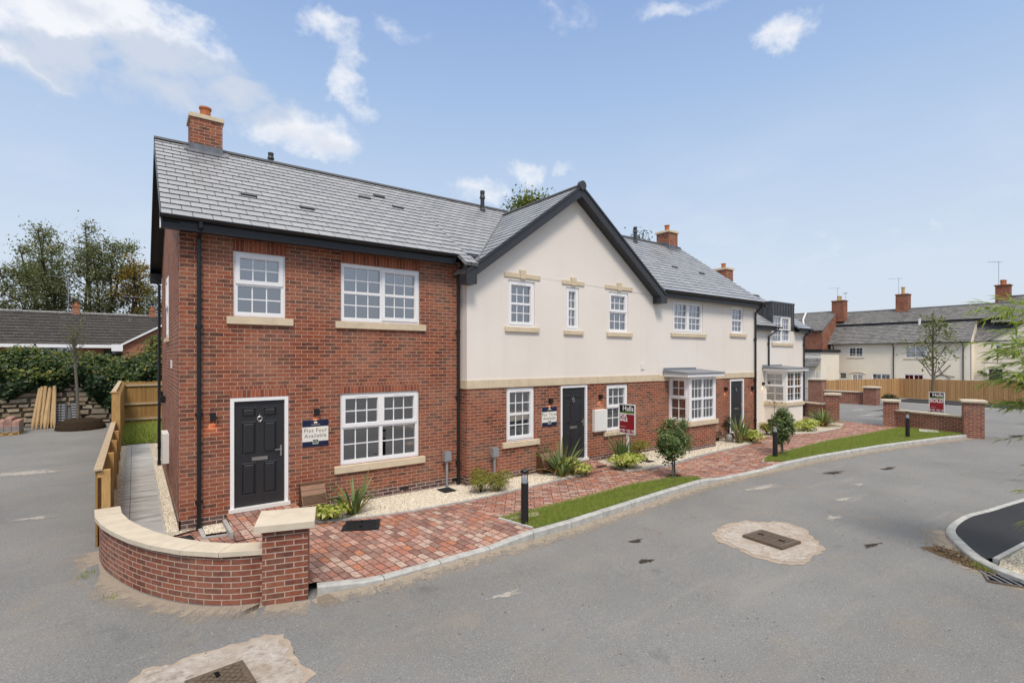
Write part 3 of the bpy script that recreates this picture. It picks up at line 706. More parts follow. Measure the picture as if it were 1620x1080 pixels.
# ================================================================== PLOT 2 : cream house with bay
H2=thing('rendered_house',(12.8,YF,0),'cream middle house with a square white bay window and brown curtains beside its door','house','new houses along the lane')
wD=(13.5,15.19,3.82,4.88); wE=(17.03,17.81,3.90,4.86); d3=(16.90,17.86,.24,2.2); XE=18.73
BX0,BX1,BY=13.30,14.76,-1.06
w=MB(); F3.wall(w,12.8,XE,-.15,2.25,[d3,(BX0+.03,BX1-.03,.95,2.24)]); w.face([(XE,YF,-.15),(XE,6.9,-.15),(XE,6.9,2.25),(XE,YF,2.25)]); w.build('brick_wall',M['brick'],H2); w=MB(); w.box(12.81,XE-.01,6.85,6.9,-.1,5.4); w.build('rear_wall',M['brick'],H2); w=MB()
w.box(BX0,BX1,BY,YF-.001,-.15,.86); w.build('bay_wall',M['brick'],H2)
w=MB(); F3.wall(w,12.8,XE,2.25,5.12,[wD,wE]); w.face([(XE,YF,2.25),(XE,6.9,2.25),(XE,6.9,5.2),(XE,YR,ZR-.1),(XE,YF,5.2)]); w.build('render_wall',M['render'],H2)
b=MB(); x=12.8
while x<XE-.01:
    x2=min(x+.62,XE+.025)
    if x2<BX0 or x>BX1: b.box(x+.002,x2-.002,YF-.028,YF+.02,2.25,2.44)
    elif x<BX0: b.box(x+.002,BX0-.01,YF-.028,YF+.02,2.25,2.44); b.build('stone_band',M['stone'],H2); b=MB()
    elif x2>BX1 and x<BX1: b.box(BX1+.01,x2-.002,YF-.028,YF+.02,2.25,2.44)
    x=x2
b.build('stone_band',M['stone'],H2)
p=MB(); F3.box(p,12.8,BX0,-.004,.02,-.15,.21); F3.box(p,BX1,16.8,-.004,.02,-.15,.22); p.box(BX0-.004,BX1+.004,BY-.004,YF-.003,-.15,.205); p.build('plinth',M['blue'],H2); p=MB(); F3.box(p,17.95,XE,-.004,.02,-.15,.23); p.build('plinth',M['blue'],H2)
window(H2,F3,*wD,[(0,.5,0,1,1,3,4,1),(.5,1,0,1,1,3,4,1)],(13.38,15.34,3.82,.13))
window(H2,F3,*wE,[(0,1,0,.5,0,3,2,0),(0,1,.5,1,0,3,2,0)],(16.88,17.98,3.90,.13))
door(H2,F3,*d3)
def bay(parent,x0,x1,yf,yw,zs,zt,roofz,rx0,rx1,leftl,frontl,sillx):
    fb=FRONT(yf); lb=LEFT(x0,0)
    b=MB(); b.box(x0-.002,x0+.06,yf-.002,yf+.06,zs,zt); b.box(x1-.06,x1+.002,yf-.002,yf+.06,zs,zt); b.box(x1-.05,x1,yf+.06,yw,zs,zt)
    b.box(x0-.02,x1+.02,yf-.02,yw,zt,zt+.02)
    o=b.build('bay_window',M['white'],parent)
    window(o,fb,x0+.06,x1-.06,zs,zt,frontl,dep=-.004,name='bay_front_window')
    window(o,lb,-yw,-(yf+.06),zs,zt,leftl,dep=-.004,name='bay_side_window')
    s=MB(); s.box(x0-.06,x1+.06,yf-.07,yw-.001,zs-.145,zs-.001); s.build('bay_sill',M['stone'],o)
    s=MB(); s.box(rx0,rx1,yf-.17,yw-.03,zt+.02,zt+.115); s.build('bay_fascia',M['white'],o)
    s=MB(); 
    s.prism([(rx0-.03,yf-.2,zt+.115),(rx0-.03,yw-.03,zt+.115),(rx0-.03,yw-.03,zt+.235),(rx0-.03,yf-.2,zt+.150)],(0,0,0),(rx1-rx0+.06,0,0))
    s.box(rx0+.02,rx1-.25,yw-.045,yw-.002,zt+.235,zt+.29); s.build('bay_roof',M['bayroof'],o)
    return o
LL=[(0,1,0,.52,0,2,2,0),(0,1,.52,1,1,2,2,0)]
LF=[(0,.5,0,.5,0,3,2,0),(.5,1,0,.5,0,3,2,0),(0,.5,.5,1,0,3,2,0),(.5,1,.5,1,0,3,2,0)]
bo=bay(H2,BX0,BX1,BY,YF,1.0,2.38,2.5,12.99,14.98,LL,LF,None)
def curtain(parent,x0,x1,y,z0,z1,mat,n=26,amp=.03):
    c=MB(); P=[]
    for i in range(n+1):
        x=x0+(x1-x0)*i/n; P.append((x,y+amp*math.sin(i*1.9)+amp*.4*math.sin(i*.7)))
    for a,b in zip(P,P[1:]): c.face([(a[0],a[1],z0),(b[0],b[1],z0),(b[0],b[1],z1),(a[0],a[1],z1)])
    c.build('curtain',M[mat],parent,True)
curtain(bo,BX0+.12,BX0+.74,BY+.22,1.02,2.34,'curtainb',12,.03); curtain(bo,BX0+.76,BX1-.1,BY+.2,1.02,2.34,'curtain',16)
it=MB(); it.box(BX0+.16,BX0+.28,BY+.3,BY+.42,1.0,1.17); it.build('ornament',M['signw'],bo); it=MB(); it.box(BX0+.18,BX0+.26,BY+.62,BY+.7,1.0,1.12); it.build('ornament',M['signw'],bo)
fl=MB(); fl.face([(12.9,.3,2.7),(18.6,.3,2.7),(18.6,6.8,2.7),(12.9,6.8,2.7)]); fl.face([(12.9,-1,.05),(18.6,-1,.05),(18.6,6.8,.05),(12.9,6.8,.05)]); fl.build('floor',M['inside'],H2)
for a in ((13.62,14.2),(14.5,15.08)): curtain(H2,a[0],a[1],.05,3.85,4.85,'curtain',12)
curtain(H2,17.1,17.75,.05,3.92,4.82,'curtain',12)
YB,ZB=-.60,5.125; kB=(ZR-ZB)/(YR-YB); aB=math.atan(kB); upB=(0,math.cos(aB),math.sin(aB)); SB=(YR-YB)/math.cos(aB)
r=MB(); RX=6.15+.02
slate_roof(r,(12.72,YB,ZB),(1,0,0),18.93-12.72,upB,SB,l1=lambda t:18.86-12.72+t/SB*.25)
slate_roof(r,(12.8,2*YR-YB,ZB),(1,0,0),18.93-12.8,(0,-math.cos(aB),math.sin(aB)),SB)
rf=r.build('roof',M['slate'],H2); ridge(rf,(12.81,YR,ZR+.03),(19.12,YR,ZR+.03))
for (x,t) in ((15.7,2.2),(17.2,2.0)):
    vt=MB(); c=vec((x,YB,ZB))+vec(upB)*t; n=Vector((0,-math.sin(aB),math.cos(aB))); vt.obox(c+n*.022,(.15,0,0),vec(upB)*.05,n*.02); vt.build('roof_vent',M['black'],rf)
vent_pipe(rf,15.6,3.0,7.62,.64,.065)
f=MB(); f.box(12.74,18.82,-.575,-.548,4.90,5.09); f.box(12.74,18.82,-.548,-.312,4.93,4.95); f.build('fascia',M['char'],H2)
gutter(H2,(12.74,-.64,5.10),(18.86,-.64,5.09))
bb=MB(); barge(bb,18.90,18.925,YB,ZB-.03,YR,ZR-.03,.18); barge(bb,18.90,18.925,2*YR-YB,ZB-.03,YR,ZR-.03,.18); bb.build('bargeboard',M['char'],H2)
downpipe(H2,[(18.62,-.64,5.08),(18.62,-.62,4.95),(18.58,-.375,4.72),(18.58,-.375,.10)])
ch=chimney(H2,17.95,18.58,3.13,3.77,7.45,8.44,.05,.11,.30); flashing(ch,17.95,18.58,3.13,3.77,ZR,kB,YR)
for u,z in ((16.56,1.87),(18.4,1.83)): wall_lamp(H2,F3,u,z); lamp_light(F3,u,z)
# ================================================================== PLOT 1 : cream house with dormer
Y1=1.5; F1=FRONT(Y1)
H1=thing('rendered_house',(18.9,Y1,0),'furthest cream house with a dark zinc dormer over a white bay window','house','new houses along the lane')
XR1=26.9; dw=(23.70,25.43,3.72,5.01); B1x0,B1x1,B1y=22.92,24.5,.52
w=MB(); F1.wall(w,18.76,XR1,-.1,4.32,[(dw[0],dw[1],dw[2],5.0),(B1x0+.05,B1x1-.05,.97,2.4)]); w.face([(XR1,Y1,-.1),(XR1,6.6,-.1),(XR1,6.6,4.5),(XR1,4.05,6.1),(XR1,Y1,4.5)])
w.box(18.77,XR1-.01,6.55,6.6,-.1,4.4); w.box(B1x0,B1x1,B1y,Y1-.001,-.1,.84); 
F1.wall(w,23.53,25.77,4.32,5.01,[(dw[0],dw[1],4.3,5.01)])
w.build('wall',M['render'],H1)
window(H1,F1,*dw,[(0,.5,0,1,0,3,4,1),(.5,1,0,1,1,3,4,1)],(23.55,25.66,3.72,.15))
bo=bay(H1,B1x0,B1x1,B1y,Y1,.98,2.38,2.5,22.7,24.72,LL,[(0,.5,0,.5,0,2,2,0),(.5,1,0,.5,0,2,2,0),(0,.5,.5,1,0,2,2,0),(.5,1,.5,1,0,2,2,0)],None)
curtain(bo,B1x0+.2,B1x1-.1,B1y+.25,1.0,2.34,'curtain',22)
curtain(H1,23.75,24.5,Y1+.3,3.75,4.95,'curtain',14); curtain(H1,24.62,25.4,Y1+.3,3.75,4.95,'curtain',14)
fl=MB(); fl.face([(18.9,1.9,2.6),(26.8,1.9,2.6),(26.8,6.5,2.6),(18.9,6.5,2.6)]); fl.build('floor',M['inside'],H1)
r=MB(); k1=.70; a1=math.atan(k1); y1e=1.22; z1e=4.46; yr1=4.05; S1=(yr1-y1e)/math.cos(a1); up1=(0,math.cos(a1),math.sin(a1))
slate_roof(r,(18.8,y1e,z1e),(1,0,0),23.52-18.8,up1,S1); slate_roof(r,(25.78,y1e,z1e),(1,0,0),27.12-25.78,up1,S1)
slate_roof(r,(23.5,1.9,z1e+.68*k1),(1,0,0),2.3,up1,S1-.68/math.cos(a1))
slate_roof(r,(18.8,2*yr1-y1e,z1e),(1,0,0),27.12-18.8,(0,-math.cos(a1),math.sin(a1)),S1)
rf=r.build('roof',M['slate'],H1); ridge(rf,(18.8,yr1,z1e+k1*(yr1-y1e)+.03),(27.12,yr1,z1e+k1*(yr1-y1e)+.03))
q=MB(); q.box(23.50,25.80,1.46,4.6,5.60,5.68); q.box(23.525,23.66,1.475,1.50,4.32,5.60); q.box(25.46,25.775,1.475,1.50,4.32,5.60); q.box(23.66,25.46,1.475,1.50,5.015,5.60)
q.box(23.525,23.545,1.50,3.4,4.3,5.60); q.box(25.755,25.775,1.50,3.4,4.3,5.60)
for i in range(9):
    x=23.56+i*.27; q.box(x-.008,x+.008,1.452,1.4745,(5.03 if 23.66<x<25.5 else 4.4),5.59)
for i in range(7):
    y=1.65+i*.27; q.box(23.502,23.524,y-.008,y+.008,4.5,5.59)
q.build('dormer',M['zinc'],H1)
gutter(H1,(18.9,1.18,4.44),(23.9,1.18,4.43)); gutter(H1,(25.75,1.18,4.44),(27.12,1.18,4.43))
f=MB(); f.box(18.9,23.52,1.225,1.25,4.25,4.43); f.box(25.78,27.1,1.225,1.25,4.25,4.43); f.box(18.9,23.52,1.25,1.498,4.27,4.29); f.box(25.78,27.1,1.25,1.498,4.27,4.29); f.build('fascia',M['char'],H1)
downpipe(H1,[(23.6,1.18,4.42),(23.55,1.2,4.28),(23.2,1.44,4.0),(23.2,1.44,.05)]); downpipe(H1,[(26.9,1.18,4.42),(26.85,1.2,4.3),(26.75,1.44,4.05),(26.75,1.44,.05)])
wall_lamp(H1,F1,22.72,1.80); lamp_light(F1,22.72,1.80)
ch=chimney(H1,22.4,23.0,3.1,3.75,5.6,7.28,.05,.11,.26)
# ================================================================== GROUND
def road(x): return -.22+.0092*(min(max(x,1.),25.)-1.)
def lerp(x,xs,ys): return float(np.interp(x,xs,ys))
def zterr(x,y):
    z=road(x)
    if x<-.95 and y>-2: z+=.0155*(y+2)*min(1,(-.95-x)/.12)
    return z
def zh(x): return lerp(x,[-1,6,12,18.7,21,27],[-.02,0,.10,.12,.05,.03])
KB=[(1.36,-3.44),(2.07,-3.60),(3.15,-3.60),(3.93,-3.60),(4.82,-3.61),(5.90,-3.60),(7.78,-3.47),(9.21,-3.37),(10.52,-3.31),(11.9,-3.36),(13.97,-3.53),(16.14,-3.72),(19.65,-4.25),(23.29,-5.05),(24.62,-5.42)]
kx=[p[0] for p in KB]; kyv=[p[1] for p in KB]
def ky(x): return lerp(x,kx,kyv)
def kt(x): return lerp(x,[1.3,2.1,4.05,4.95,10.7,11.5,13.3,14.3,25],[.12,.05,.045,.125,.125,.05,.045,.115,.115])
CW=[(-.99,.32),(-.96,-.2),(-.86,-.72),(-.68,-1.3),(-.45,-1.86),(-.15,-2.38),(.18,-2.78),(.5,-3.02),(.80,-3.14)]
def wall_y(x): return lerp(x,[p[0] for p in CW],[p[1] for p in CW])
def gate_x(y): return 24.75+(y+5.46)*.335
def pav(x,y):
    if x<1.5: yk=wall_y(x); zi=road(x)+.13
    else: yk=ky(x)+.13; zi=road(x)+kt(x)-.006
    t=min(1,max(0,(y-yk)/max(.2,(-1.25-yk))))
    return zi+(zh(x)-.03-zi)*t
g=MB(); g.face([(-2500,-2500,-.9),(2500,-2500,-.9),(2500,2500,-.9),(-2500,2500,-.9)])
# a real sheet out to the horizon
tag(g.build('ground',M['earth']),kind='structure')
g=MB(); xs=[-40,-20,-10,-6,-4,-3,-2,-1.5,-1.2,-1.08,-.95,0,1,3,6,10,14,18,22,25,30,40,60,80]; ys=[-60,-40,-25,-15,-10,-6,-4,-2,0,2,5,8,11,14,17,20,24,30,36]
for a,b in zip(xs,xs[1:]):
    for c,d in zip(ys,ys[1:]): g.face([(a,c,zterr(a,c)),(b,c,zterr(b,c)),(b,d,zterr(b,d)),(a,d,zterr(a,d))])
tag(g.build('road',M['road'],None,True),kind='structure')
def sheet(name,pts,mat,zf,off,kind='structure'):
    m=MB(); m.face([(x,y,zf(x,y)+off) for x,y in pts]); o=m.build(name,mat); tag(o,kind=kind); return o
def strip_grid(name,mat,xs,lo,hi,zf,off,ny=8,kind='structure'):
    m=MB()
    for a,b in zip(xs,xs[1:]):
        for i in range(ny):
            A=[]
            for x,t in ((a,i/ny),(b,i/ny),(b,(i+1)/ny),(a,(i+1)/ny)):
                y=lo(x)+(hi(x)-lo(x))*t; A.append((x,y,zf(x,y)+off))
            m.face(A)
    o=m.build(name,mat); tag(o,kind=kind); return o
xs=list(np.arange(-.22,5.01,.18))
lo=lambda x: (wall_y(x)+.05 if x<1.2 else ky(x)+.12)
strip_grid('block_paving',M['paver'],xs,lo,lambda x:.06,pav,0.)
xs=list(np.linspace(xs[-1],26.4,90))
lo2=lambda x: max(ky(x)+.12 if x<24.6 else -9, -5.46+(x-24.72)/.335) if x>24.6 else ky(x)+.12
strip_grid('block_paving_walk',M['paver2'],xs,lo2,lambda x:.06 if x<18.8 else 1.55,pav,0.)
# gravel beds
GFx=[1.95,2.4,3.15,3.89,5.34,6.64,8.0,8.55]; GFy=[-.82,-1.0,-1.19,-1.31,-1.35,-1.26,-1.24,-1.2]
G2x=[9.72,10.4,11.24,12.78,15.93,16.55]; G2y=[-1.62,-1.82,-1.86,-1.66,-1.52,-1.35]
G3x=[18.1,19.14,21,23.38,25.2]; G3y=[-1.05,-1.17,-1.5,-1.5,-.9]
zg=lambda x,y: zh(x)-.018
beds=[('gravel_bed',GFx,GFy,list(np.linspace(1.95,8.55,40)),lambda x:.02),('gravel_bed',G2x,G2y,list(np.linspace(9.72,16.55,40)),lambda x:-.29),('gravel_bed',G3x,G3y,list(np.linspace(18.1,25.2,30)),lambda x:.02 if x<19 else 1.5)]
for nm,a,b,xx,h in beds: strip_grid(nm,M['gravel'],xx,(lambda x,a=a,b=b:lerp(x,a,b)),h,zg,0,3)
sheet('gravel_bed',[(-.2,-.28),(0.3,-.05),(0.0,0.02),(0.02,11.4),(-.2,11.4)],M['gravel'],lambda x,y:-.012,0)
sheet('gravel_bed',[(-1.06,.3),(-.84,.3),(-.84,11.4),(-1.06,11.4)],M['gravel'],lambda x,y:-.014,0)
sheet('gravel_bed',[(.34,-.5),(.655,-.56),(.655,.01),(.34,.01)],M['gravel'],lambda x,y:zh(0)+.012,0)
fp=[(-.2,11.4),(-.84,11.4),(-.84,.2)]+[(x+.1,y) for x,y in CW if y<.2 and x<-.25]+[(-.2,-2.2)]
sheet('flagstone_path',fp,M['flags'],lambda x,y:-.004,0)
m=MB()
A=[(.72,-.02),(1.93,-.02),(1.93,-1.1),(.72,-1.1)]
m.face([(A[0][0],A[0][1],.148),(A[1][0],A[1][1],.148),(A[2][0],A[2][1],zh(1)-.012),(A[3][0],A[3][1],zh(1)-.012)][::-1])
for x in (.72,1.93): m.face([(x,-.02,-.1),(x,-1.1,-.1),(x,-1.1,zh(1)-.012),(x,-.02,.148)])
tag(m.build('door_ramp',M['paver']),kind='structure')
for (xa,xb,yf,zt) in ((8.5,9.75,-.33,.135),(16.8,18.0,-.33,.20)):
    m=MB(); zl=zh((xa+xb)/2)-.012
    m.face([(xa,yf-.9,zl),(xb,yf-.9,zl),(xb,yf,zt),(xa,yf,zt)])
    for x in (xa,xb): m.face([(x,yf-.9,zl),(x,yf,zl-.1),(x,yf,zt)])
    tag(m.build('door_ramp',M['paver2']),kind='structure')
def edging(pts,w=.05,mat='kerb',top=.012,zf=None):
    m=MB(); zf=zf or (lambda x,y:zh(x)-.02)
    for (a,b),(c,d) in zip(pts,pts[1:]):
        t=Vector((c-a,d-b,0)).normalized(); s=Vector((-t.y,t.x,0))*w/2
        A=[]
        for dz in (-.12,top):
            for (x,y,k) in ((a,b,-1),(c,d,-1),(c,d,1),(a,b,1)): A.append((x+s.x*k,y+s.y*k,zf(x,y)+dz))
        m.hexa(A)
    tag(m.build('path_edging',M[mat]),kind='structure')
edging(list(zip(GFx,GFy))); edging(list(zip(G2x,G2y))); edging(list(zip(G3x,G3y)))
edging([(.685,-.02),(.685,-.86)],.06,'kerb',.10); edging([(1.95,-.02),(1.95,-.82)],.05,'kerb',.08); edging([(.30,-.02),(.31,-.62)],.06,'kerb',.03); edging([(.31,-.62),(.685,-.66)],.05,'kerb',.02)
edging([(-.205,-.3),(-.205,11.4)],.03,'kerb',.006,lambda x,y:-.005)
# lawns
L1x=[4.92,6.82,8.83,10.0,10.7]; L1y=[-2.66,-2.66,-2.58,-2.74,-3.06]
L2x=[13.95,14.6,18.48,24.6,25.3]; L2y=[-3.05,-2.84,-2.77,-3.00,-3.05]
zl=lambda x,y: pav(x,y)+.012
def l1lo(x): return max(ky(x)+.125, -2.66-(x-4.92)*4.0)
def l2lo(x):
    a=max(ky(x)+.125,-3.05-(x-13.95)*.9)
    return max(a,-5.46+(x-24.6)/.335+.2) if x>24.45 else a
strip_grid('lawn',M['turf'],list(np.linspace(4.92,10.7,40)),l1lo,lambda x:lerp(x,L1x,L1y),zl,0,5)
strip_grid('lawn',M['turf'],list(np.linspace(13.95,25.3,50)),l2lo,lambda x:lerp(x,L2x,L2y),zl,0,6)
edging(list(zip(L1x,L1y)),.045,'kerbw',.02,lambda x,y:pav(x,y)); edging(list(zip(L2x,L2y)),.045,'kerbw',.018,lambda x,y:pav(x,y)); edging([(4.92,-2.66),(5.1,-3.45)],.05,'kerbw',.03,pav)
def pts_in(xa,xb,lo,hi,n):
    o=[]; 
    while len(o)<n:
        x=random.uniform(xa,xb); a,b=lo(x),hi(x)
        if b-a<.02: continue
        if random.random()<(b-a)/2.4: o.append((x,random.uniform(a,b)))
    return o
def blades(name,P,zf,h0,h1,w,mat,lean=.5,kind='stuff',parent=None):
    n=len(P); P=np.array(P); z=np.array([zf(x,y) for x,y in P]); a=RNG.uniform(0,2*math.pi,n); h=RNG.uniform(h0,h1,n); ww=w*RNG.uniform(.6,1.3,n)
    dx,dy=np.cos(a),np.sin(a); l=h*lean*RNG.uniform(.1,1,n); b=RNG.uniform(0,2*math.pi,n)
    v=np.zeros((n,3,3)); v[:,0]=np.c_[P[:,0]-dx*ww,P[:,1]-dy*ww,z]; v[:,1]=np.c_[P[:,0]+dx*ww,P[:,1]+dy*ww,z]; v[:,2]=np.c_[P[:,0]+np.cos(b)*l,P[:,1]+np.sin(b)*l,z+h]
    return npmesh(name,v.reshape(-1,3),3,mat,kind,parent)
def npmesh(name,v,k,mat,kind=None,parent=None,smooth=False):
    n=len(v)//k
    me=bpy.data.meshes.new(name); w=WPOS.get(parent.name,Vector((0,0,0))) if parent else Vector((0,0,0))
    v=(np.asarray(v,np.float32)-np.array(w,np.float32))
    me.vertices.add(len(v)); me.vertices.foreach_set('co',v.astype(np.float32).ravel())
    me.loops.add(len(v)); me.loops.foreach_set('vertex_index',np.arange(len(v),dtype=np.int32))
    me.polygons.add(n); me.polygons.foreach_set('loop_start',np.arange(0,n*k,k,dtype=np.int32)); me.polygons.foreach_set('loop_total',np.full(n,k,np.int32))
    me.update(); me.validate(); me.materials.append(mat)
    o=bpy.data.objects.new(name,me); COL.objects.link(o); WPOS[o.name]=w
    if parent: o.parent=parent
    if kind: o['kind']=kind
    return o
blades('grass',pts_in(4.93,10.68,l1lo,lambda x:lerp(x,L1x,L1y),34000),zl,.03,.085,.0034,M['lf_gras'])
blades('grass',pts_in(14.0,25.25,l2lo,lambda x:lerp(x,L2x,L2y),58000),zl,.025,.08,.0044,M['lf_gras'])
# loose pebbles on the near gravel
def pebbles(P,zf,s0,s1):
    n=len(P); P=np.array(P); z=np.array([zf(x,y) for x,y in P])
    base=np.array([(1,0,0),(0,1,0),(-1,0,0),(0,-1,0),(0,0,1)],float); tri=[(0,1,4),(1,2,4),(2,3,4),(3,0,4)]
    s=RNG.uniform(s0,s1,n); a=RNG.uniform(0,6.28,n); e=RNG.uniform(.55,1,n)
    vv=np.zeros((n,5,3)); 
    for k,(bx,by,bz) in enumerate(base):
        X=bx*s; Y=by*s*e; vv[:,k,0]=P[:,0]+X*np.cos(a)-Y*np.sin(a)+(bz*RNG.uniform(-.3,.3,n)*s if bz else 0); vv[:,k,1]=P[:,1]+X*np.sin(a)+Y*np.cos(a); vv[:,k,2]=z+bz*s*RNG.uniform(.5,.9,n)
    me=bpy.data.meshes.new('gravel_stones'); f=[]
    V=vv.reshape(-1,3); F=(np.arange(n)[:,None,None]*5+np.array(tri)[None]).reshape(-1)
    me.vertices.add(len(V)); me.vertices.foreach_set('co',V.astype(np.float32).ravel()); me.loops.add(len(F)); me.loops.foreach_set('vertex_index',F.astype(np.int32)); m=n*4
    me.polygons.add(m); me.polygons.foreach_set('loop_start',np.arange(0,m*3,3,dtype=np.int32)); me.polygons.foreach_set('loop_total',np.full(m,3,np.int32)); me.update(); me.validate()
    me.materials.append(M['pebble']); o=bpy.data.objects.new('gravel_stones',me); COL.objects.link(o); o['kind']='stuff'
pebbles(pts_in(1.97,8.5,lambda x:lerp(x,GFx,GFy)+.02,lambda x:-.01 if x<5.6 else -.33,24000),zg,.006,.016)
pebbles(pts_in(9.75,16.5,lambda x:lerp(x,G2x,G2y)+.02,lambda x:-.33,9000),zg,.008,.018)
pebbles(pts_in(-.2,0.,lambda x:.0,lambda x:6.9,2500)+pts_in(.35,.65,lambda x:-.5,lambda x:0.,500),lambda x,y:(-.012 if x<.2 else zh(0)+.012),.006,.016)
# kerb stones
def kerb(name,path,topf,basef,w=.125,seg=.915,mat='kerb',side=1):
    m=MB(); P=[vec((x,y,0)) for x,y in path]; D=[0]
    for a,b in zip(P,P[1:]): D.append(D[-1]+(b-a).length)
    def at(d):
        d=min(max(d,0),D[-1])
        for i in range(len(P)-1):
            if d<=D[i+1]+1e-9: return P[i].lerp(P[i+1],(d-D[i])/max(1e-9,D[i+1]-D[i])),(P[i+1]-P[i]).normalized()
    d=0.
    while d<D[-1]-.05:
        e=min(d+seg,D[-1]); k=3 if seg>.5 else 1
        for i in range(k):
            s0=d+.006 if i==0 else d+(e-d)*i/k; s1=e-.006 if i==k-1 else d+(e-d)*(i+1)/k
            (p,t0),(q,t1)=at(s0),at(s1); n0=Vector((-t0.y,t0.x,0))*side; n1=Vector((-t1.y,t1.x,0))*side
            zb0,zb1=basef(p.x,p.y)-.1,basef(q.x,q.y)-.1; h0,h1=topf(p.x,p.y),topf(q.x,q.y); c=.022
            prof=lambda p_,n_,zb,h:[p_+Vector((0,0,zb)),p_+Vector((0,0,h-c))+n_*.004,p_+Vector((0,0,h))+n_*(c+.01),p_+n_*w+Vector((0,0,h)),p_+n_*w+Vector((0,0,zb))]
            A,B=prof(p,n0,zb0,h0),prof(q,n1,zb1,h1)
            for j in range(4): m.face([A[j],B[j],B[j+1],A[j+1]])
            m.face(A[::-1]); m.face(B)
        d=e
    o=m.build(name,M[mat]); tag(o,kind='structure'); return o
def smooth_path(p,n=6):
    o=[]; 
    for i in range(len(p)-1):
        p0=p[max(i-1,0)];p1=p[i];p2=p[i+1];p3=p[min(i+2,len(p)-1)]
        for k in range(n):
            t=k/n; f=lambda a,b,c,d:.5*((2*b)+(-a+c)*t+(2*a-5*b+4*c-d)*t*t+(-a+3*b-3*c+d)*t**3)
            o.append((f(p0[0],p1[0],p2[0],p3[0]),f(p0[1],p1[1],p2[1],p3[1])))
    o.append(p[-1]); return o
kerb('kerb',KB,lambda x,y:road(x)+kt(x),lambda x,y:road(x))
# ---- island on the right hand side of the road
IS=[(24.,-9.95),(14.78,-8.30),(13.07,-8.01),(12.24,-7.84),(11.40,-7.82),(10.84,-7.90),(10.45,-8.07),(9.85,-8.39),(9.50,-8.68),(9.24,-9.15),(8.95,-9.9),(8.7,-11.5)]
ISs=smooth_path(IS,4)
kerb('kerb',ISs,lambda x,y:road(x)+.085,lambda x,y:road(x),.13,.6,side=1)
inn=[(x+.0,y-.12) for x,y in ISs]
zi=lambda x,y: road(x)+.078
tar=[(x,y-.11) for x,y in ISs if x>10.0 or y>-8.5]; tar=[p for p in tar if p[1]>-8.78 or p[0]>11]
sheet('tarmac_apron',[(23.9,-10.05)]+tar[1:]+[(9.93,-8.72),(11.1,-8.86),(23.9,-11.6)],M['tarmac'],zi,0)
gv=[(9.93,-8.76),(11.1,-8.90),(23.9,-11.6),(23.9,-13),(8.75,-13),(8.85,-11.5),(9.08,-9.9),(9.36,-9.2),(9.6,-8.8)]
sheet('gravel_bed',gv,M['gravel'],zi,-.012)
edging([(9.86,-8.72),(11.1,-8.86),(16,-9.85)],.07,'kerbw',.014,zi)
pebbles([(random.uniform(9.4,12.5),random.uniform(-10.2,-8.95)) for _ in range(5000)],lambda x,y:zi(x,y)-.012,.008,.018)
# ---- far access road, dark tarmac bay and flush kerb by the timber fence
sheet('parking_bay',[(39.2,-16),(45.2,-16),(45.2,2.2),(40.6,2.2)],M['tarmac'],lambda x,y:0.,.006)
m=MB(); m.hexa([(39.0,-16,-.1),(39.25,-16,-.1),(40.65,2.2,-.1),(40.4,2.2,-.1),(39.0,-16,.02),(39.25,-16,.02),(40.65,2.2,.02),(40.4,2.2,.02)]); tag(m.build('kerb',M['kerbw']),kind='structure')
# ---- patches, dust and marks on the road
def dust_mat(name,c,lo,hi,sc_=7):
    t=NT(name); uv=t.add('ShaderNodeSeparateXYZ'); t.L(t.uv(),uv.inputs[0])
    n=t.noise(t.pos(),sc_,6,.7); n2=t.noise(t.pos(),60,3,.6)
    f=t.math('SUBTRACT',t.math('ADD',n,t.math('MULTIPLY',n2,.25)),uv.outputs[1])
    mk=t.ramp(f,[(lo,(0,0,0)),(hi,(.8,.8,.8))])
    t.setc(t.ramp(n2,[(.3,tuple(x*.7 for x in c)),(.7,c)]),.95,None,.1)
    tr=t.add('ShaderNodeBsdfTransparent'); mx=t.add('ShaderNodeMixShader'); t.L(mk,mx.inputs[0]); t.L(tr.outputs[0],mx.inputs[1]); t.L(t.p.outputs[0],mx.inputs[2]); t.L(mx.outputs[0],t.out.inputs[0]); return t.m
M['dust']=dust_mat('sandy_road_dust',(.46,.39,.31),.16,.50)
M['dark_stain']=dust_mat('dark_road_stain',(.06,.045,.035),.30,.42,9)
M['pale']=dust_mat('pale_scuff',(.50,.47,.43),.30,.46,11)
M['mud']=dust_mat('brown_leaf_mud',(.16,.105,.06),.12,.36,10)
def dust_strip(name,path,w,side=-1,off=.004,mat='dust'):
    m=MB()
    for (a,b),(c,d) in zip(path,path[1:]):
        t=Vector((c-a,d-b,0)).normalized(); s=Vector((-t.y,t.x,0))*w*side
        m.face([(a,b,zterr(a,b)+off),(c,d,zterr(c,d)+off),(c+s.x,d+s.y,zterr(c+s.x,d+s.y)+off),(a+s.x,b+s.y,zterr(a+s.x,b+s.y)+off)],[(0,0),(1,0),(1,.5),(0,.5)])
    o=m.build(name,M[mat]); tag(o,kind='structure')
dust_strip('road_dust',smooth_path(KB,3),.46)
dust_strip('road_dust',[(x-.10,y-.10) for x,y in smooth_path(CW,3)]+[(.75,-3.35),(1.25,-3.55),(1.5,-3.5)],.45)
dust_strip('road_dust',ISs[18:],.42,-1,.005)
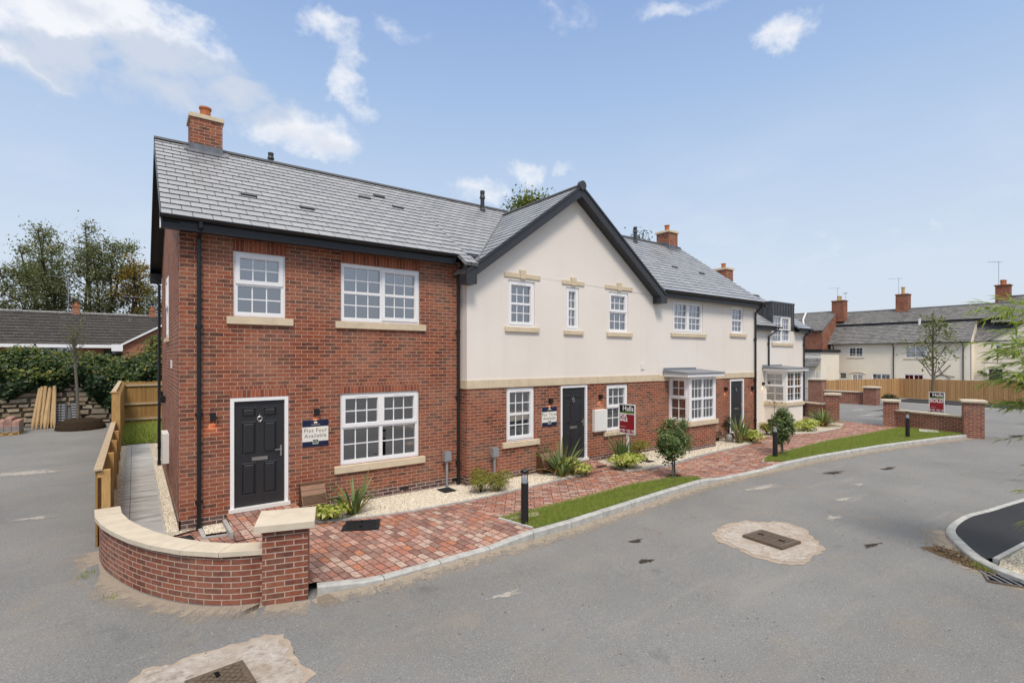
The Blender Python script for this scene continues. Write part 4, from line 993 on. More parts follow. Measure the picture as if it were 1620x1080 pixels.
def spot(name,x,y,rx,ry,rot,mat,off=.006,n=28):
    m=MB(); P=[]
    for i in range(n):
        a=2*math.pi*i/n; r=1+.18*math.sin(3*a+x*7)+.12*math.sin(5*a+y*9)
        dx,dy=rx*r*math.cos(a),ry*r*math.sin(a); P.append((x+dx*math.cos(rot)-dy*math.sin(rot),y+dx*math.sin(rot)+dy*math.cos(rot)))
    for i in range(n):
        j=(i+1)%n; m.face([(x,y,zterr(x,y)+off),(*P[i],zterr(*P[i])+off),(*P[j],zterr(*P[j])+off)],[(0,0),(0,.5),(1,.5)])
    o=m.build(name,M[mat]); tag(o,kind='structure')
for (x,y,a,b,mt) in ((6.32,-4.76,.27,.12,'dark_stain'),(5.78,-5.42,.25,.12,'dark_stain'),(11.9,-5.9,.42,.14,'pale'),(13.6,-5.6,.3,.12,'pale'),(10.35,-6.3,.36,.15,'pale'),(14.5,-4.7,.6,.2,'dark_stain'),(16.2,-5.4,.5,.16,'dark_stain'),(9.3,-7.3,.3,.1,'dark_stain'),(3.4,-5.0,.35,.12,'pale'),(11.5,-4.3,.9,.22,'pale'),(2.8,-7.3,.3,.12,'pale'),(-2.2,3,.5,.2,'pale'),(-3,8,1.4,.5,'pale'),(26.5,-6.4,1.,.3,'dark_stain'),(31,-1.,2.2,.35,'dark_stain'),(30.2,-.2,1.5,.3,'pale'),(34,.2,2.,.4,'dark_stain'),(33,1.2,1.6,.3,'pale')):
    spot('road_mark',x,y,a,b,-.15,mt)
PT1=[(7.67,-5.38),(8.0,-5.27),(8.34,-5.25),(8.86,-5.34),(8.95,-5.55),(9.22,-5.69),(9.34,-5.90),(9.21,-6.29),(8.92,-6.50),(8.76,-6.66),(8.51,-6.88),(8.2,-6.95),(8.01,-6.91),(7.6,-6.98),(7.40,-6.86),(7.31,-6.62),(7.27,-6.30),(7.40,-5.93),(7.45,-5.61)]
PT2=[(-.75,-4.28),(-.54,-4.09),(-.3,-4.14),(-.05,-4.09),(.33,-4.13),(.6,-4.12),(.74,-4.24),(.80,-4.52),(.76,-4.87),(.84,-5.2),(.5,-5.5),(-.6,-5.5),(-.85,-4.9)]
def rough(poly,n=4,amp=.028):
    o=[]
    for (a,b),(c,d) in zip(poly,poly[1:]+poly[:1]):
        for k in range(n): t=k/n; o.append((a+(c-a)*t+random.uniform(-amp,amp),b+(d-b)*t+random.uniform(-amp,amp)))
    return o
for q in (PT1,PT2):
    sheet('concrete_patch',rough([(8.3+(x-8.3)*1.02,y) for x,y in q] if q is PT1 else q),M['sand'],zterr,.0045)
    cx=sum(p[0] for p in q)/len(q); cy=sum(p[1] for p in q)/len(q)
    sheet('concrete_patch',rough([(cx+(x-cx)*.90,cy+(y-cy)*.9) for x,y in q],5,.035),M['patch'],zterr,.0085)
def cover(label,c,hx,hy,rot,z,mat='iron',name='access_cover',th=.02,ribs=True):
    t=thing(name,(c[0],c[1],z),label,'manhole cover' if mat=='iron' else 'cover')
    m=MB(); u=Vector((math.cos(rot),math.sin(rot),0)); v=Vector((-u.y,u.x,0)); cc=vec((c[0],c[1],z))
    m.obox(cc+Vector((0,0,th/2)),u*hx,v*hy,Vector((0,0,th/2)))
    if ribs:
        for s in (-1,1): m.obox(cc+v*(hy+.012)*s+Vector((0,0,th/2-.004)),u*(hx+.02),v*.009,Vector((0,0,th/2))); m.obox(cc+u*(hx+.012)*s+Vector((0,0,th/2-.004)),u*.009,v*hy,Vector((0,0,th/2)))
    m.build('frame',M[mat],t)
    if ribs:
        r=MB(); n=9
        for i in range(n):
            for j in range(n):
                p=cc+u*hx*.86*(2*(i+.5)/n-1)+v*hy*.86*(2*(j+.5)/n-1)+Vector((0,0,th+.0025)); d=(u+v if (i+j)%2 else u-v).normalized(); e=d.cross(Vector((0,0,1)))
                r.obox(p,d*hx*.11,e*hx*.022,Vector((0,0,.005)))
        r.build('tread_pattern',M[mat],t)
        for s in (-1,1): k=MB(); k.obox(cc+v*hy*.55*s+Vector((0,0,th+.004)),u*.02,v*.05,Vector((0,0,.004))); k.build('keyhole',M['ironh'],t)
    return t
cover('rusty tread-plate manhole cover in a pale concrete patch mid road',(8.18,-6.17),.26,.335,-.08,road(8)+.010,th=.045)
cover('manhole cover at the bottom edge of the photo near the brick pillar',(.05,-4.85),.24,.22,.1,road(0)+.010,th=.04)
cover('small black cover in the paving behind the curved wall',(.02,-.42),.15,.14,.15,pav(.0,-.42)+.002,'rubber',th=.008,ribs=False)
cover('black patterned cover at the edge of the paving by the striped flax plant',(2.70,-1.47),.30,.26,-.45,pav(2.7,-1.47)+.004,'rubber',th=.010)
cover('square black cover at the foot of the grey post beside the downpipe',(5.08,-.36),.16,.19,0,zg(5,-.3)+.002,'rubber',th=.014,ribs=False)
cover('black cover on the paved path in front of the middle charcoal door',(9.46,-.85),.16,.18,0,zh(9.5)+.005,'rubber',th=.012,ribs=False)
cover('black cover in gravel under the short green shrub beside the round tree',(11.05,-1.22),.14,.17,0,zg(11,-1)+.002,'rubber',th=.012,ribs=False)
sheet('concrete_pad',rough([(4.98,-2.90),(5.62,-3.05),(5.72,-2.83),(5.10,-2.78)],3,.01),M['conc'],zl,.022)
cover('white concrete slab cover in the lawn under the sold board',(24.5,-4.2),.42,.30,.3,zl(24.5,-4.2)+.01,'kerbw',th=.03,ribs=False)
# road gully by the island kerb
t=thing('gully_grate',(9.36,-9.06,road(9)),'slotted iron gully grate against the kerb at the right edge','drain')
m=MB(); u=Vector((-.35,.94,0)).normalized(); v=Vector((.94,.35,0)); c=vec((9.27,-9.02,road(9)+.008))
m.obox(c,u*.30,v*.19,(0,0,.004)); m.build('gully_pit',M['ironh'],t)
f=MB()
for s in (-1,1): f.obox(c+v*.19*s+Vector((0,0,.006)),u*.32,v*.018,(0,0,.010)); f.obox(c+u*.30*s+Vector((0,0,.006)),u*.018,v*.19,(0,0,.010))
f.build('frame',M['iron'],t)
b=MB()
for i in range(6):
    p=c+u*(.30*(2*(i+.5)/6-1))+Vector((0,0,.010)); d=(u*.5+v).normalized(); b.obox(p,d*.20,u*.010,(0,0,.008))
b.build('bars',M['grey'],t)
# leaf litter and a tuft of grass in the gutter
P=[]; 
for _ in range(900):
    t_=random.random(); P.append((9.95-.5*t_+random.gauss(0,.11),-8.05-.75*t_+random.gauss(0,.10)))
sheet('leaf_mud',rough([(9.80,-7.82),(10.1,-7.95),(10.05,-8.2),(9.72,-8.52),(9.45,-8.85),(9.34,-8.78),(9.5,-8.3)],3,.03),M['mud'],zterr,.008)
def leaf_quads(P,N,size,asp=.55,jit=.5):
    """rhombic leaves at P (n,3) facing N"""
    n=len(P); r=RNG.normal(size=(n,3)); N=N/np.maximum(1e-6,np.linalg.norm(N,axis=1,keepdims=True)); N=N+r*jit; N/=np.maximum(1e-6,np.linalg.norm(N,axis=1,keepdims=True))
    a=np.cross(N,RNG.normal(size=(n,3))); a/=np.maximum(1e-6,np.linalg.norm(a,axis=1,keepdims=True)); b=np.cross(N,a)
    s=(size*RNG.uniform(.6,1.3,n))[:,None]
    v=np.stack([P-a*s,P-b*s*asp+N*s*.12,P+a*s,P+b*s*asp+N*s*.12],1)
    return v.reshape(-1,3)
PP=np.array([(x,y,zterr(x,y)+.012+random.random()*.012) for x,y in P]); npmesh('fallen_leaves',leaf_quads(PP,np.tile([0,0,1.],(len(PP),1)),.022,.5,.25),4,leaf_mat('litter',[(.14,.085,.04),(.22,.14,.06),(.08,.05,.03),(.30,.22,.12)],.1),'stuff')
KP=[]
for _ in range(700):
    x=random.uniform(1.6,24); KP.append((x,ky(x)-abs(random.gauss(0,.18))-.01))
for _ in range(400): KP.append((random.uniform(-4,16),random.uniform(-9,-3.9)))
PP=np.array([(x,y,zterr(x,y)+.007) for x,y in KP]); npmesh('fallen_leaves',leaf_quads(PP,np.tile([0,0,1.],(len(PP),1)),.013,.6,.3),4,bpy.data.materials['litter'],'stuff')
blades('grass',[(9.60+random.gauss(0,.10)-.06*k,-8.62+random.gauss(0,.03)-.10*k) for k in np.linspace(-1,1.6,700)],zterr,.03,.09,.004,M['lf_gras'],.8)
blades('grass',[(random.uniform(-1.12,3.0),random.uniform(11.45,17.1)) for _ in range(9000)],lambda x,y:.02,.08,.34,.012,M['lf_gras'],.9)
sheet('back_garden',[(-1.1,11.4),(4,11.4),(4,17.3),(-1.1,17.3)],M['turf'],lambda x,y:.015,0)
blades('grass',[(x+random.gauss(0,.05),y+random.gauss(0,.05)) for x,y in ((-1.22,-.9),(-1.15,-.75),(-.9,-1.9)) for _ in range(40)],zterr,.02,.06,.004,M['lf_gras'],.8)
# ================================================================== BOUNDARY WALLS
def pillar(c,hw,rot,z0,z1,label,ovh=.075,capz=.075,peak=.035):
    t=thing('brick_pillar',(c[0],c[1],z0),label,'pillar','brick gate pillars')
    u=Vector((math.cos(rot),math.sin(rot),0)); v=Vector((-u.y,u.x,0)); cc=vec((c[0],c[1],0))
    m=MB(); m.obox(cc+Vector((0,0,(z0-.1+z1)/2)),u*hw,v*hw,(0,0,(z1-z0+.1)/2)); m.build('brickwork',M['brick2'],t)
    k=MB(); h=hw+ovh; C=[cc+u*h*a+v*h*b for a,b in ((-1,-1),(1,-1),(1,1),(-1,1))]
    lo_=[p+Vector((0,0,z1)) for p in C]; md=[p+Vector((0,0,z1+capz)) for p in C]; top=cc+Vector((0,0,z1+capz+peak))
    k.face(lo_[::-1])
    for i in range(4):
        j=(i+1)%4; k.face([lo_[i],lo_[j],md[j],md[i]]); k.face([md[i],md[j],top])
    k.build('cap',M['cap'],t); return t
def low_wall(path,z0,z1,label,th=.215,cw=.34,ct=.06,closed=False,name='low_wall',seg=.6):
    t=thing(name,(path[0][0],path[0][1],z0),label,'wall')
    P=[vec((x,y,0)) for x,y in path]; nr=[]
    for i in range(len(P)):
        d=(P[min(i+1,len(P)-1)]-P[max(i-1,0)]).normalized(); nr.append(Vector((-d.y,d.x,0)))
    m=MB(); L=0
    for i in range(len(P)-1):
        a,b=P[i],P[i+1]; l=(b-a).length
        for s in (-1,1):
            A,B=a+nr[i]*th/2*s,b+nr[i+1]*th/2*s
            q=[A+Vector((0,0,z0-.1)),B+Vector((0,0,z0-.1)),B+Vector((0,0,z1)),A+Vector((0,0,z1))]; uv=[(L,z0-.1),(L+l,z0-.1),(L+l,z1),(L,z1)]
            if s>0: q=q[::-1]; uv=uv[::-1]
            m.face(q,uv)
        L+=l
    for i,s in ((0,1),(len(P)-1,-1)):
        A,B=P[i]-nr[i]*th/2,P[i]+nr[i]*th/2; m.face([A+Vector((0,0,z0-.1)),B+Vector((0,0,z0-.1)),B+Vector((0,0,z1)),A+Vector((0,0,z1))][::s])
    m.build('brickwork',M['brick2'],t)
    # coping stones
    D=[0]
    for a,b in zip(P,P[1:]): D.append(D[-1]+(b-a).length)
    def at(d):
        for i in range(len(P)-1):
            if d<=D[i+1]+1e-9:
                f=(d-D[i])/max(1e-9,D[i+1]-D[i]); return P[i].lerp(P[i+1],f),nr[i].lerp(nr[i+1],f).normalized()
        return P[-1],nr[-1]
    n=max(1,round(D[-1]/seg)); k=MB()
    for i in range(n):
        s0=D[-1]*i/n+.003; s1=D[-1]*(i+1)/n-.003; (a,na),(b,nb)=at(s0),at(s1)
        k.hexa([a-na*cw/2+Vector((0,0,z1)),b-nb*cw/2+Vector((0,0,z1)),b+nb*cw/2+Vector((0,0,z1)),a+na*cw/2+Vector((0,0,z1)),a-na*cw/2+Vector((0,0,z1+ct)),b-nb*cw/2+Vector((0,0,z1+ct)),b+nb*cw/2+Vector((0,0,z1+ct)),a+na*cw/2+Vector((0,0,z1+ct))])
    k.build('coping',M['cap'],t); return t
low_wall(smooth_path(CW,5),-.22,.425,'curved low brick wall with pale coping in the left foreground',name='curved_wall',seg=.50)
pillar((1.045,-3.155),.275,R_(-17),-.22,.752,'brick pillar with flat cap at the end of the curved wall',.085,.085,.02)
pillar((24.75,-5.46),.29,R_(18.5),-.02,1.33,'tall brick pillar at the end of the kerb by the sold board')
pillar((25.80,-2.55),.27,R_(18.5),.02,1.10,'brick pillar on the right of the paved gateway')
pillar((26.60,.06),.27,R_(18.5),.02,1.20,'brick pillar on the left of the paved gateway behind orange flax')
pillar((36.8,5.0),.42,R_(3),-.05,1.50,'wide brick pillar at the left end of the long timber fence')
pillar((37.25,1.96),.36,R_(3),-.1,1.08,'brick pillar standing alone beyond the gateway')
low_wall([(25.71,-2.82),(24.84,-5.2)],0,.72,'low brick wall joining two pillars behind the sold board')
low_wall([(26.69,.33),(27.25,2.0)],0,.68,'short low brick wall beside the far house bay')
low_wall([(36.86,4.58),(37.2,2.32)],-.1,.76,'low brick wall between the two pillars beyond the gateway')
# ================================================================== FENCES
def board_fence(a,b,z0,z1,label,name='timber_fence',side=-1,bay=1.8,mat='fence',cat='fence',posts=True,group=None,cap=True):
    t=thing(name,(a[0],a[1],z0),label,cat,group); A,B=vec((*a,0)),vec((*b,0)); d=(B-A); L=d.length; d.normalize(); n=Vector((-d.y,d.x,0))*side
    m=MB(); q=0.; i=0
    while q<L-.02:
        w=min(.125,L-q); off=.008 if i%2 else 0.; zt=z1+random.uniform(-.012,.012)
        c=A+d*(q+w/2)+n*off; c.z=(z0+zt)/2
        u=[(q,0)]*0
        p=[A+d*(q+.002)+n*off,A+d*(q+w-.002)+n*off]
        for zs in (1,): 
            f=[p[0]+Vector((0,0,z0-.05)),p[1]+Vector((0,0,z0-.05)),p[1]+Vector((0,0,zt)),p[0]+Vector((0,0,zt))]
            uu=.125*random.randint(0,70)
            m.face(f,[(uu,0),(uu+w,0),(uu+w,zt-z0),(uu,zt-z0)])
            g_=[x-n*.02 for x in f]; m.face(g_[::-1],[(uu,0),(uu+w,0),(uu+w,zt-z0),(uu,zt-z0)][::-1]); m.face([f[3],f[2],g_[2],g_[3]])
            m.face([f[1],g_[1],g_[2],f[2]]); m.face([f[0],f[3],g_[3],g_[0]])
        q+=w; i+=1
    m.build('boards',M[mat],t)
    r=MB()
    for z in ((z0+.3),(z0+z1)/2,(z1-.15)):
        c=A+d*L/2-n*.05; c.z=z; r.obox(c,d*L/2,n*.025,(0,0,.045))
    r.build('rails',M['woodd' if mat!='fence' else 'fence'],t)
    if posts:
        k=0.
        while k<=L+.01:
            p=MB(); c=A+d*min(k,L)-n*.11; c.z=(z0+z1)/2; p.obox(c,d*.05,n*.05,(0,0,(z1-z0)/2+.02)); p.build('post',M['wood'],t); k+=bay
    return t
board_fence((36.95,5.05),(45.8,3.0),-.05,1.44,'weathered timber fence from the wide pillar to the corner',side=-1,bay=2.2)
board_fence((45.8,3.0),(44.0,-16.),-.05,1.45,'long orange timber fence in front of the cream cottages',side=-1,bay=2.4)
# left: timber fence along the side path
t=thing('side_fence',(-1.12,.5,0),'low timber fence along the flagstone path stepping up to a tall post','fence')
def sboards(y0,y1,z1,nm):
    m=MB(); q=y0
    while q<y1-.01:
        w=min(.125,y1-q); zz=zterr(-1.2,q)
        uu=.12*random.randint(0,70)
        for s,x in ((-1,-1.155),(1,-1.125)):
            f=[(x,q+.002,zz-.05),(x,q+w-.002,zz-.05),(x,q+w-.002,z1),(x,q+.002,z1)]; m.face(f if s>0 else f[::-1],[(uu,0),(uu+w,0),(uu+w,1.2),(uu,1.2)] if s>0 else [(uu,0),(uu+w,0),(uu+w,1.2),(uu,1.2)][::-1])
        m.face([(-1.155,q,z1),(-1.125,q,z1),(-1.125,q+w,z1),(-1.155,q+w,z1)]); q+=w
    m.face([(-1.155,y0,-.2),(-1.125,y0,-.2),(-1.125,y0,z1),(-1.155,y0,z1)])
    return m.build(nm,M['fencel'],t)
sboards(.45,8.3,1.10,'boards'); sboards(8.3,17.2,1.98,'boards')
r=MB(); r.box(-1.125,-1.075,.45,8.25,.98,1.07); r.box(-1.125,-1.075,.45,8.25,.25,.34); r.box(-1.125,-1.075,8.35,17.1,1.72,1.81); r.box(-1.125,-1.075,8.35,17.1,.9,.99); r.build('rails',M['wood'],t)
r=MB(); r.box(-1.175,-1.06,.40,8.22,1.101,1.13); r.build('capping',M['woodd'],t); r=MB(); r.box(-1.175,-1.06,8.4,17.1,1.981,2.01); r.build('capping',M['woodd'],t)
for y in (.5,2.4,4.3,6.2): 
    p=MB(); p.box(-1.074,-.955,y-.05,y+.05,-.2,1.095); p.build('post',M['wood'],t)
p=MB(); p.box(-1.16,-.96,8.22,8.40,-.2,1.97); p.box(-1.2,-1.0,8.2,8.42,1.971,2.0); p.build('tall_post',M['wood'],t)
for y in (10.2,12.1,14.,15.9,17.1): 
    p=MB(); p.box(-1.074,-.975,y-.05,y+.05,-.2,1.96); p.build('post',M['wood'],t)
board_fence((-1.1,17.25),(4.2,17.25),.02,1.95,'timber garden fence panel at the end of the flagstone path',name='garden_fence',side=1,bay=1.85,mat='fencel')
for z in (1.97,): 
    pass
# ================================================================== STREET OBJECTS
def bollard():
    t=thing('bollard',(0,0,0),'x','bollard','black lamp bollards in the lawns')
    b=MB(); b.lathe((0,0,0),[(.088,-.02),(.088,.012),(.069,.016),(.069,.755),(.064,.76),(0,.76)],24); b.build('post',M['black'],t,True)
    c=MB(); c.lathe((0,0,0),[(.055,.762),(.050,.80),(.012,.905),(0,.91)],20); c.build('cone',M['lens'],t,True)
    g=MB(); g.lathe((0,0,0),[(.062,.762),(.062,.945)],24); g.build('lens',M['lampglass'],t,True)
    k=MB(); k.lathe((0,0,0),[(0,.945),(.071,.945),(.071,.985),(.06,1.0),(0,1.003)],24); k.build('bollard_cap',M['black'],t,True)
    return t
bo=bollard(); bo.location=(5.11,-3.21,zl(5.11,-3.21)-.005); bo['label']='black lamp bollard in the small lawn nearest the camera'
copy_tree(bo,(14.72,-3.02,zl(14.72,-3.02)-.005),0,'black lamp bollard in front of the second round-headed tree')
copy_tree(bo,(22.05,-4.2,zl(22.05,-4.2)-.02),0,'black lamp bollard in the far lawn near the sold board',.97)
def svc_post():
    t=thing('service_post',(0,0,0),'x','service post','grey service posts by the house walls')
    b=MB(); b.tube([(0,0,-.05),(0,0,.62)],.030,12); b.lathe((0,0,.3),[(.034,0),(.034,.03)],12); b.build('pipe',M['grey'],t)
    c=MB(); c.box(-.085,.085,-.065,.055,.60,.82); c.box(-.075,.075,-.073,-.065,.62,.80); c.build('service_box',M['grey'],t); return t
sp=svc_post(); sp.location=(5.20,-.16,0.); sp['label']='grey service post to the left of the black downpipe'
copy_tree(sp,(6.32,-.48,.02),0,'grey service post behind the green shrub by the cream house')
def gas_box(loc,w,label):
    t=thing('slatted_box',loc,label,'meter box','brown slatted boxes against the front walls'); x,y,z=loc
    pr=lambda pts:[(x,y-d,z+h) for d,h in pts]
    m=MB(); m.prism(pr([(0.002,-.06),(.21,-.06),(.21,.15),(.002,.15)]),(0,0,0),(w,0,0)); m.build('base',M['slatboxd'],t)
    m=MB(); m.prism(pr([(0.002,.15),(.345,.15),(.345,.20),(.16,.52),(.002,.54)]),(.012,0,0),(w-.012,0,0)); m.build('hood',M['slatboxd'],t)
    m=MB(); n=4
    for i in range(n):
        f0,f1=i/n,(i+1)/n-.03; d=lambda f:.35-(.35-.165)*f; h=lambda f:.165+(.525-.165)*f
        m.prism(pr([(d(f0)+.004,h(f0)),(d(f0)-.01,h(f0)),(d(f1)-.012,h(f1)),(d(f1)+.002,h(f1))]),(0,0,0),(w,0,0))
    m.build('slats',M['slatbox'],t)
gas_box((1.96,-.006,zh(2)-.01),.46,'brown slatted meter box by the nearest door behind the pillar')
gas_box((7.74,YF-.006,zh(7.7)-.01),.50,'brown slatted meter box behind the flax plant by the middle door')
gas_box((15.35,YF-.006,zh(15.4)-.01),.50,'brown slatted meter box between the bay and the third door')
# plot signs on the walls
def plot_sign(fr,u0,u1,z0,z1,word,label):
    p=fr.P((u0+u1)/2,-.01,z0); t=thing('plot_sign',p,label,'sign','plot signs on the house fronts')
    H=z1-z0; c=(u0+u1)/2
    m=MB(); fr.box(m,u0,u1,-.018,-.004,z0,z1); m.build('panel',M['signw'],t)
    m=MB(); fr.box(m,u0,u1,-.021,-.0185,z0+H*.745,z1); m.build('header_band',M['navy'],t)
    m=MB(); fr.box(m,u0,u1,-.021,-.0185,z0,z0+H*.19); m.build('footer_band',M['navy'],t)
    m=MB(); e=[fr.P(c+.032*math.cos(2*math.pi*i/20),-.0225,z0+H*.895+.018*math.sin(2*math.pi*i/20)) for i in range(20)]; m.face(e)
    m.build('emblem',M['inkw'],t)
    m=MB(); e=[fr.P(c+.020*math.cos(2*math.pi*i/20),-.0232,z0+H*.885+.007*math.sin(2*math.pi*i/20)) for i in range(20)]; m.face(e); m.build('emblem_centre',M['navy'],t)
    m=MB(); fr.box(m,c-.085,c+.085,-.0226,-.0212,z0+H*.815,z0+H*.822); m.build('rule',M['inkw'],t)
    text_mesh('lettering','Plot '+word,t,fr,c,z0+H*.60,.105,'ink',-.0200,space=1.12)
    text_mesh('lettering','Available',t,fr,c,z0+H*.40,.105,'ink',-.0200,space=1.12)
    m=MB(); fr.box(m,c-.055,c+.055,-.0235,-.0215,z0+H*.09,z0+H*.27); m.build('agent_logo',M['inkw'],t)
    m=MB(); fr.box(m,c-.048,c+.048,-.0255,-.0237,z0+H*.145,z0+H*.255); m.build('agent_logo_panel',M['signblk'],t)
    m=MB(); fr.box(m,c-.048,c+.048,-.0255,-.0237,z0+H*.105,z0+H*.135); m.build('agent_logo_strip',M['signgrn'],t)
    text_mesh('lettering','Halls',t,fr,c,z0+H*.20,.038,'inkw',-.0258)
plot_sign(F0,2.035,2.54,1.225,1.755,'Four','blue and white sign reading Plot Four Available on the red brick house')
plot_sign(F3,7.93,8.44,1.20,1.70,'Three','blue and white sign reading Plot Three Available by the middle door')
def agent_board(x,y,zg_,z0,z1,w,word,label,lines,u=(0,-1)):
    t=thing('agent_board',(x,y,zg_),label,'sign','estate agent boards on posts'); fr=Fr((x,y),u,(-u[1],u[0])); H=z1-z0; h=w/2
    p=MB(); fr.box(p,-.035,.035,.008,.05,zg_-.1,z1-.1); p.build('post',M['white2'],t)
    m=MB(); fr.box(m,-h,h,-.006,.006,z0,z1); m.build('board',M['inkw'],t)
    b=.03
    m=MB(); fr.box(m,-h+b,h-b,-.0085,-.0065,z0+H*.69,z1-b); m.build('name_panel',M['signblk'],t)
    m=MB(); m.face([fr.P(-h+b,-.0095,z0+H*.705),fr.P(h-b,-.0095,z0+H*.695),fr.P(h-b,-.0095,z0+H*.735),fr.P(-h+b,-.0095,z0+H*.722)]); m.build('green_stripe',M['signgrn'],t)
    m=MB(); fr.box(m,-h+b,h-b,-.0085,-.0065,z0+b,z0+H*.66); m.build('status_panel',M['signred'],t)
    text_mesh('lettering','Halls',t,fr,h-b-.02,z0+H*.845,.205*w/.6,'inkw',-.0092,'RIGHT',bold=.003)
    zz=z0+H*(.60 if len(lines)>1 else .56)
    for i,l in enumerate(lines): text_mesh('lettering',l,t,fr,-h+b+.012,zz-i*.108,.125 if len(lines)>1 else .19,'inkw',-.0092,'LEFT',bold=.005)
    m=MB(); fr.box(m,-h+b+.015,-h+b+.22,-.0098,-.0088,z0+H*.235,z0+H*.243); m.build('rule',M['inkw'],t)
    text_mesh('lettering','01691 622 602',t,fr,0,z0+H*.105,.092,'inkw',-.0092,bold=.003)
    return t
agent_board(10.12,-1.30,.04,.93,1.74,.57,'sale','white post board reading Halls FOR SALE in front of the narrow window',['FOR','SALE'])
agent_board(25.70,-4.15,zl(25.0,-4.15)-.02,.77,1.60,.56,'sold','white post board reading Halls SOLD on the far lawn',['SOLD'],u=(-.25,-.968))
# ================================================================== PLANTS
def ribbons(n,L0,L1,w,base_r,lean,droop,seg=6,center=(0,0,0)):
    out=[]
    for _ in range(n):
        a=random.uniform(0,2*math.pi); r=base_r*math.sqrt(random.random()); L=random.uniform(L0,L1); ln=random.uniform(.05,1)*lean; dr=random.uniform(.1,1)*droop*L
        p=Vector((center[0]+r*math.cos(a),center[1]+r*math.sin(a),center[2])); d=Vector((math.cos(a)*math.sin(ln),math.sin(a)*math.sin(ln),math.cos(ln))); side=d.cross(Vector((0,0,1))); 
        side = side.normalized() if side.length>1e-4 else Vector((1,0,0)); tw=random.uniform(-.6,.6); side=(side*math.cos(tw)+d.cross(side)*math.sin(tw))
        prev=None; ww=w*random.uniform(.7,1.2)
        for k in range(seg+1):
            f=k/seg; q=p+d*(L*f)+Vector((math.cos(a),math.sin(a),0))*(dr*.55*f*f)-Vector((0,0,1))*(dr*f**2.6)
            hw=ww*(1-f)**.55*(.55+.45*min(1,f*4)) if k<seg else .0008
            cur=(q-side*hw,q+side*hw)
            if prev: out += [prev[0],prev[1],cur[1],cur[0]]
            prev=cur
    return np.array([tuple(v) for v in out])
def merge_islands(o):
    """weld neighbouring quads so that each leaf is one island (one colour)"""
    import bmesh
    bm=bmesh.new(); bm.from_mesh(o.data); bmesh.ops.remove_doubles(bm,verts=bm.verts,dist=1e-5); bm.to_mesh(o.data); bm.free()
def flax(loc,label,n=46,L=(.45,.95),orange=.15,w=.024,lean=.75,droop=.45,group='flax plants in the gravel beds'):
    t=thing('flax_plant',loc,label,'plant',group)
    o=npmesh('blades',ribbons(int(n*(1-orange)),*L,w,.09,lean,droop,center=loc),4,M['lf_phor'],None,t); merge_islands(o)
    if orange>0:
        o=npmesh('orange_blades',ribbons(max(2,int(n*orange)),L[0]*.8,L[1]*.75,w*.85,.10,lean*1.35,droop*1.5,center=loc),4,M['lf_phoo'],None,t); merge_islands(o)
    return t
def shrub(name,loc,r,h,n,size,mat,label,cat='shrub',group=None,asp=.5,core=True,stems=True,lump=5):
    t=thing(name,loc,label,cat,group); c=np.array(loc)
    cl=[(np.array([random.uniform(-.5,.5)*r,random.uniform(-.5,.5)*r,h*random.uniform(.25,.62)]),random.uniform(.5,.75)) for _ in range(lump)]
    P=[];Nn=[]
    for _ in range(n):
        cc,s=random.choice(cl); d=RNG.normal(size=3); d/=np.linalg.norm(d); d[2]=abs(d[2])*1.0 if random.random()<.75 else d[2]
        q=cc+d*np.array([r*s,r*s,h*.5*s])*random.uniform(.55,1.05); q[2]=max(.01,q[2]); P.append(c+q); Nn.append(d+np.array([0,0,.35]))
    npmesh('foliage',leaf_quads(np.array(P),np.array(Nn),size,asp,.45),4,M[mat],None,t)
    if stems:
        m=MB()
        for cc,s in cl: m.tube([loc,tuple(c+cc*np.array([.5,.5,.6])),tuple(c+cc)],[.012,.009,.005],5)
        m.build('stems',M['barkd'],t)
    return t
z_=lambda x,y:zh(x)-.02
flax((2.78,-.82,z_(2.7,-.9)),'striped flax plant in the gravel under the ground floor window',64,(.45,1.0),.22,.030)
shrub('lime_shrub',(2.32,-.86,z_(2.3,-.8)),.36,.36,520,.055,'lf_yg','lime variegated shrub beside the brown box and striped flax',group='lime shrubs in the gravel beds')
shrub('green_shrub',(5.62,-.95,z_(5.6,-1)),.36,.62,2600,.026,'lf_hebe','twiggy lime and orange shrub in front of the downpipe, left half',group='twiggy shrubs by the downpipe',asp=.35)
shrub('green_shrub',(6.02,-1.08,z_(6.,-1)),.32,.50,2000,.026,'lf_hebe','lower right twiggy orange tinged shrub beside the second service post',group='twiggy shrubs by the downpipe',asp=.35)
flax((8.02,-1.0,z_(8,-1)),'large spiky flax plant by the middle charcoal door',66,(.6,1.3),.16,.034,.8,.5)
shrub('lime_shrub',(8.46,-1.05,z_(8.4,-1)),.42,.46,620,.055,'lf_yg','lime shrub to the right of the large flax by the middle door',group='lime shrubs in the gravel beds')
flax((10.12,-1.12,z_(10,-1.1)),'upright flax plant around the for sale post',64,(.6,1.2),.10,.032,.45,.25)
shrub('lime_shrub',(10.0,-1.40,z_(10,-1.4)),.52,.46,820,.06,'lf_yg','bright lime shrub below the for sale board',group='lime shrubs in the gravel beds',lump=7)
shrub('green_shrub',(11.45,-.62,z_(11.4,-.6)),.28,.55,1500,.026,'lf_hebe','small dark shrub against the brick wall left of the bay',asp=.35)
flax((15.95,-1.22,z_(15.9,-1.2)),'tall flax plant in front of the third door',60,(.6,1.2),.06,.034,.5,.3)
shrub('lime_shrub',(16.55,-1.30,z_(16.5,-1.3)),.48,.48,620,.055,'lf_yg','lime shrub to the right of the tall flax by the third door',group='lime shrubs in the gravel beds')
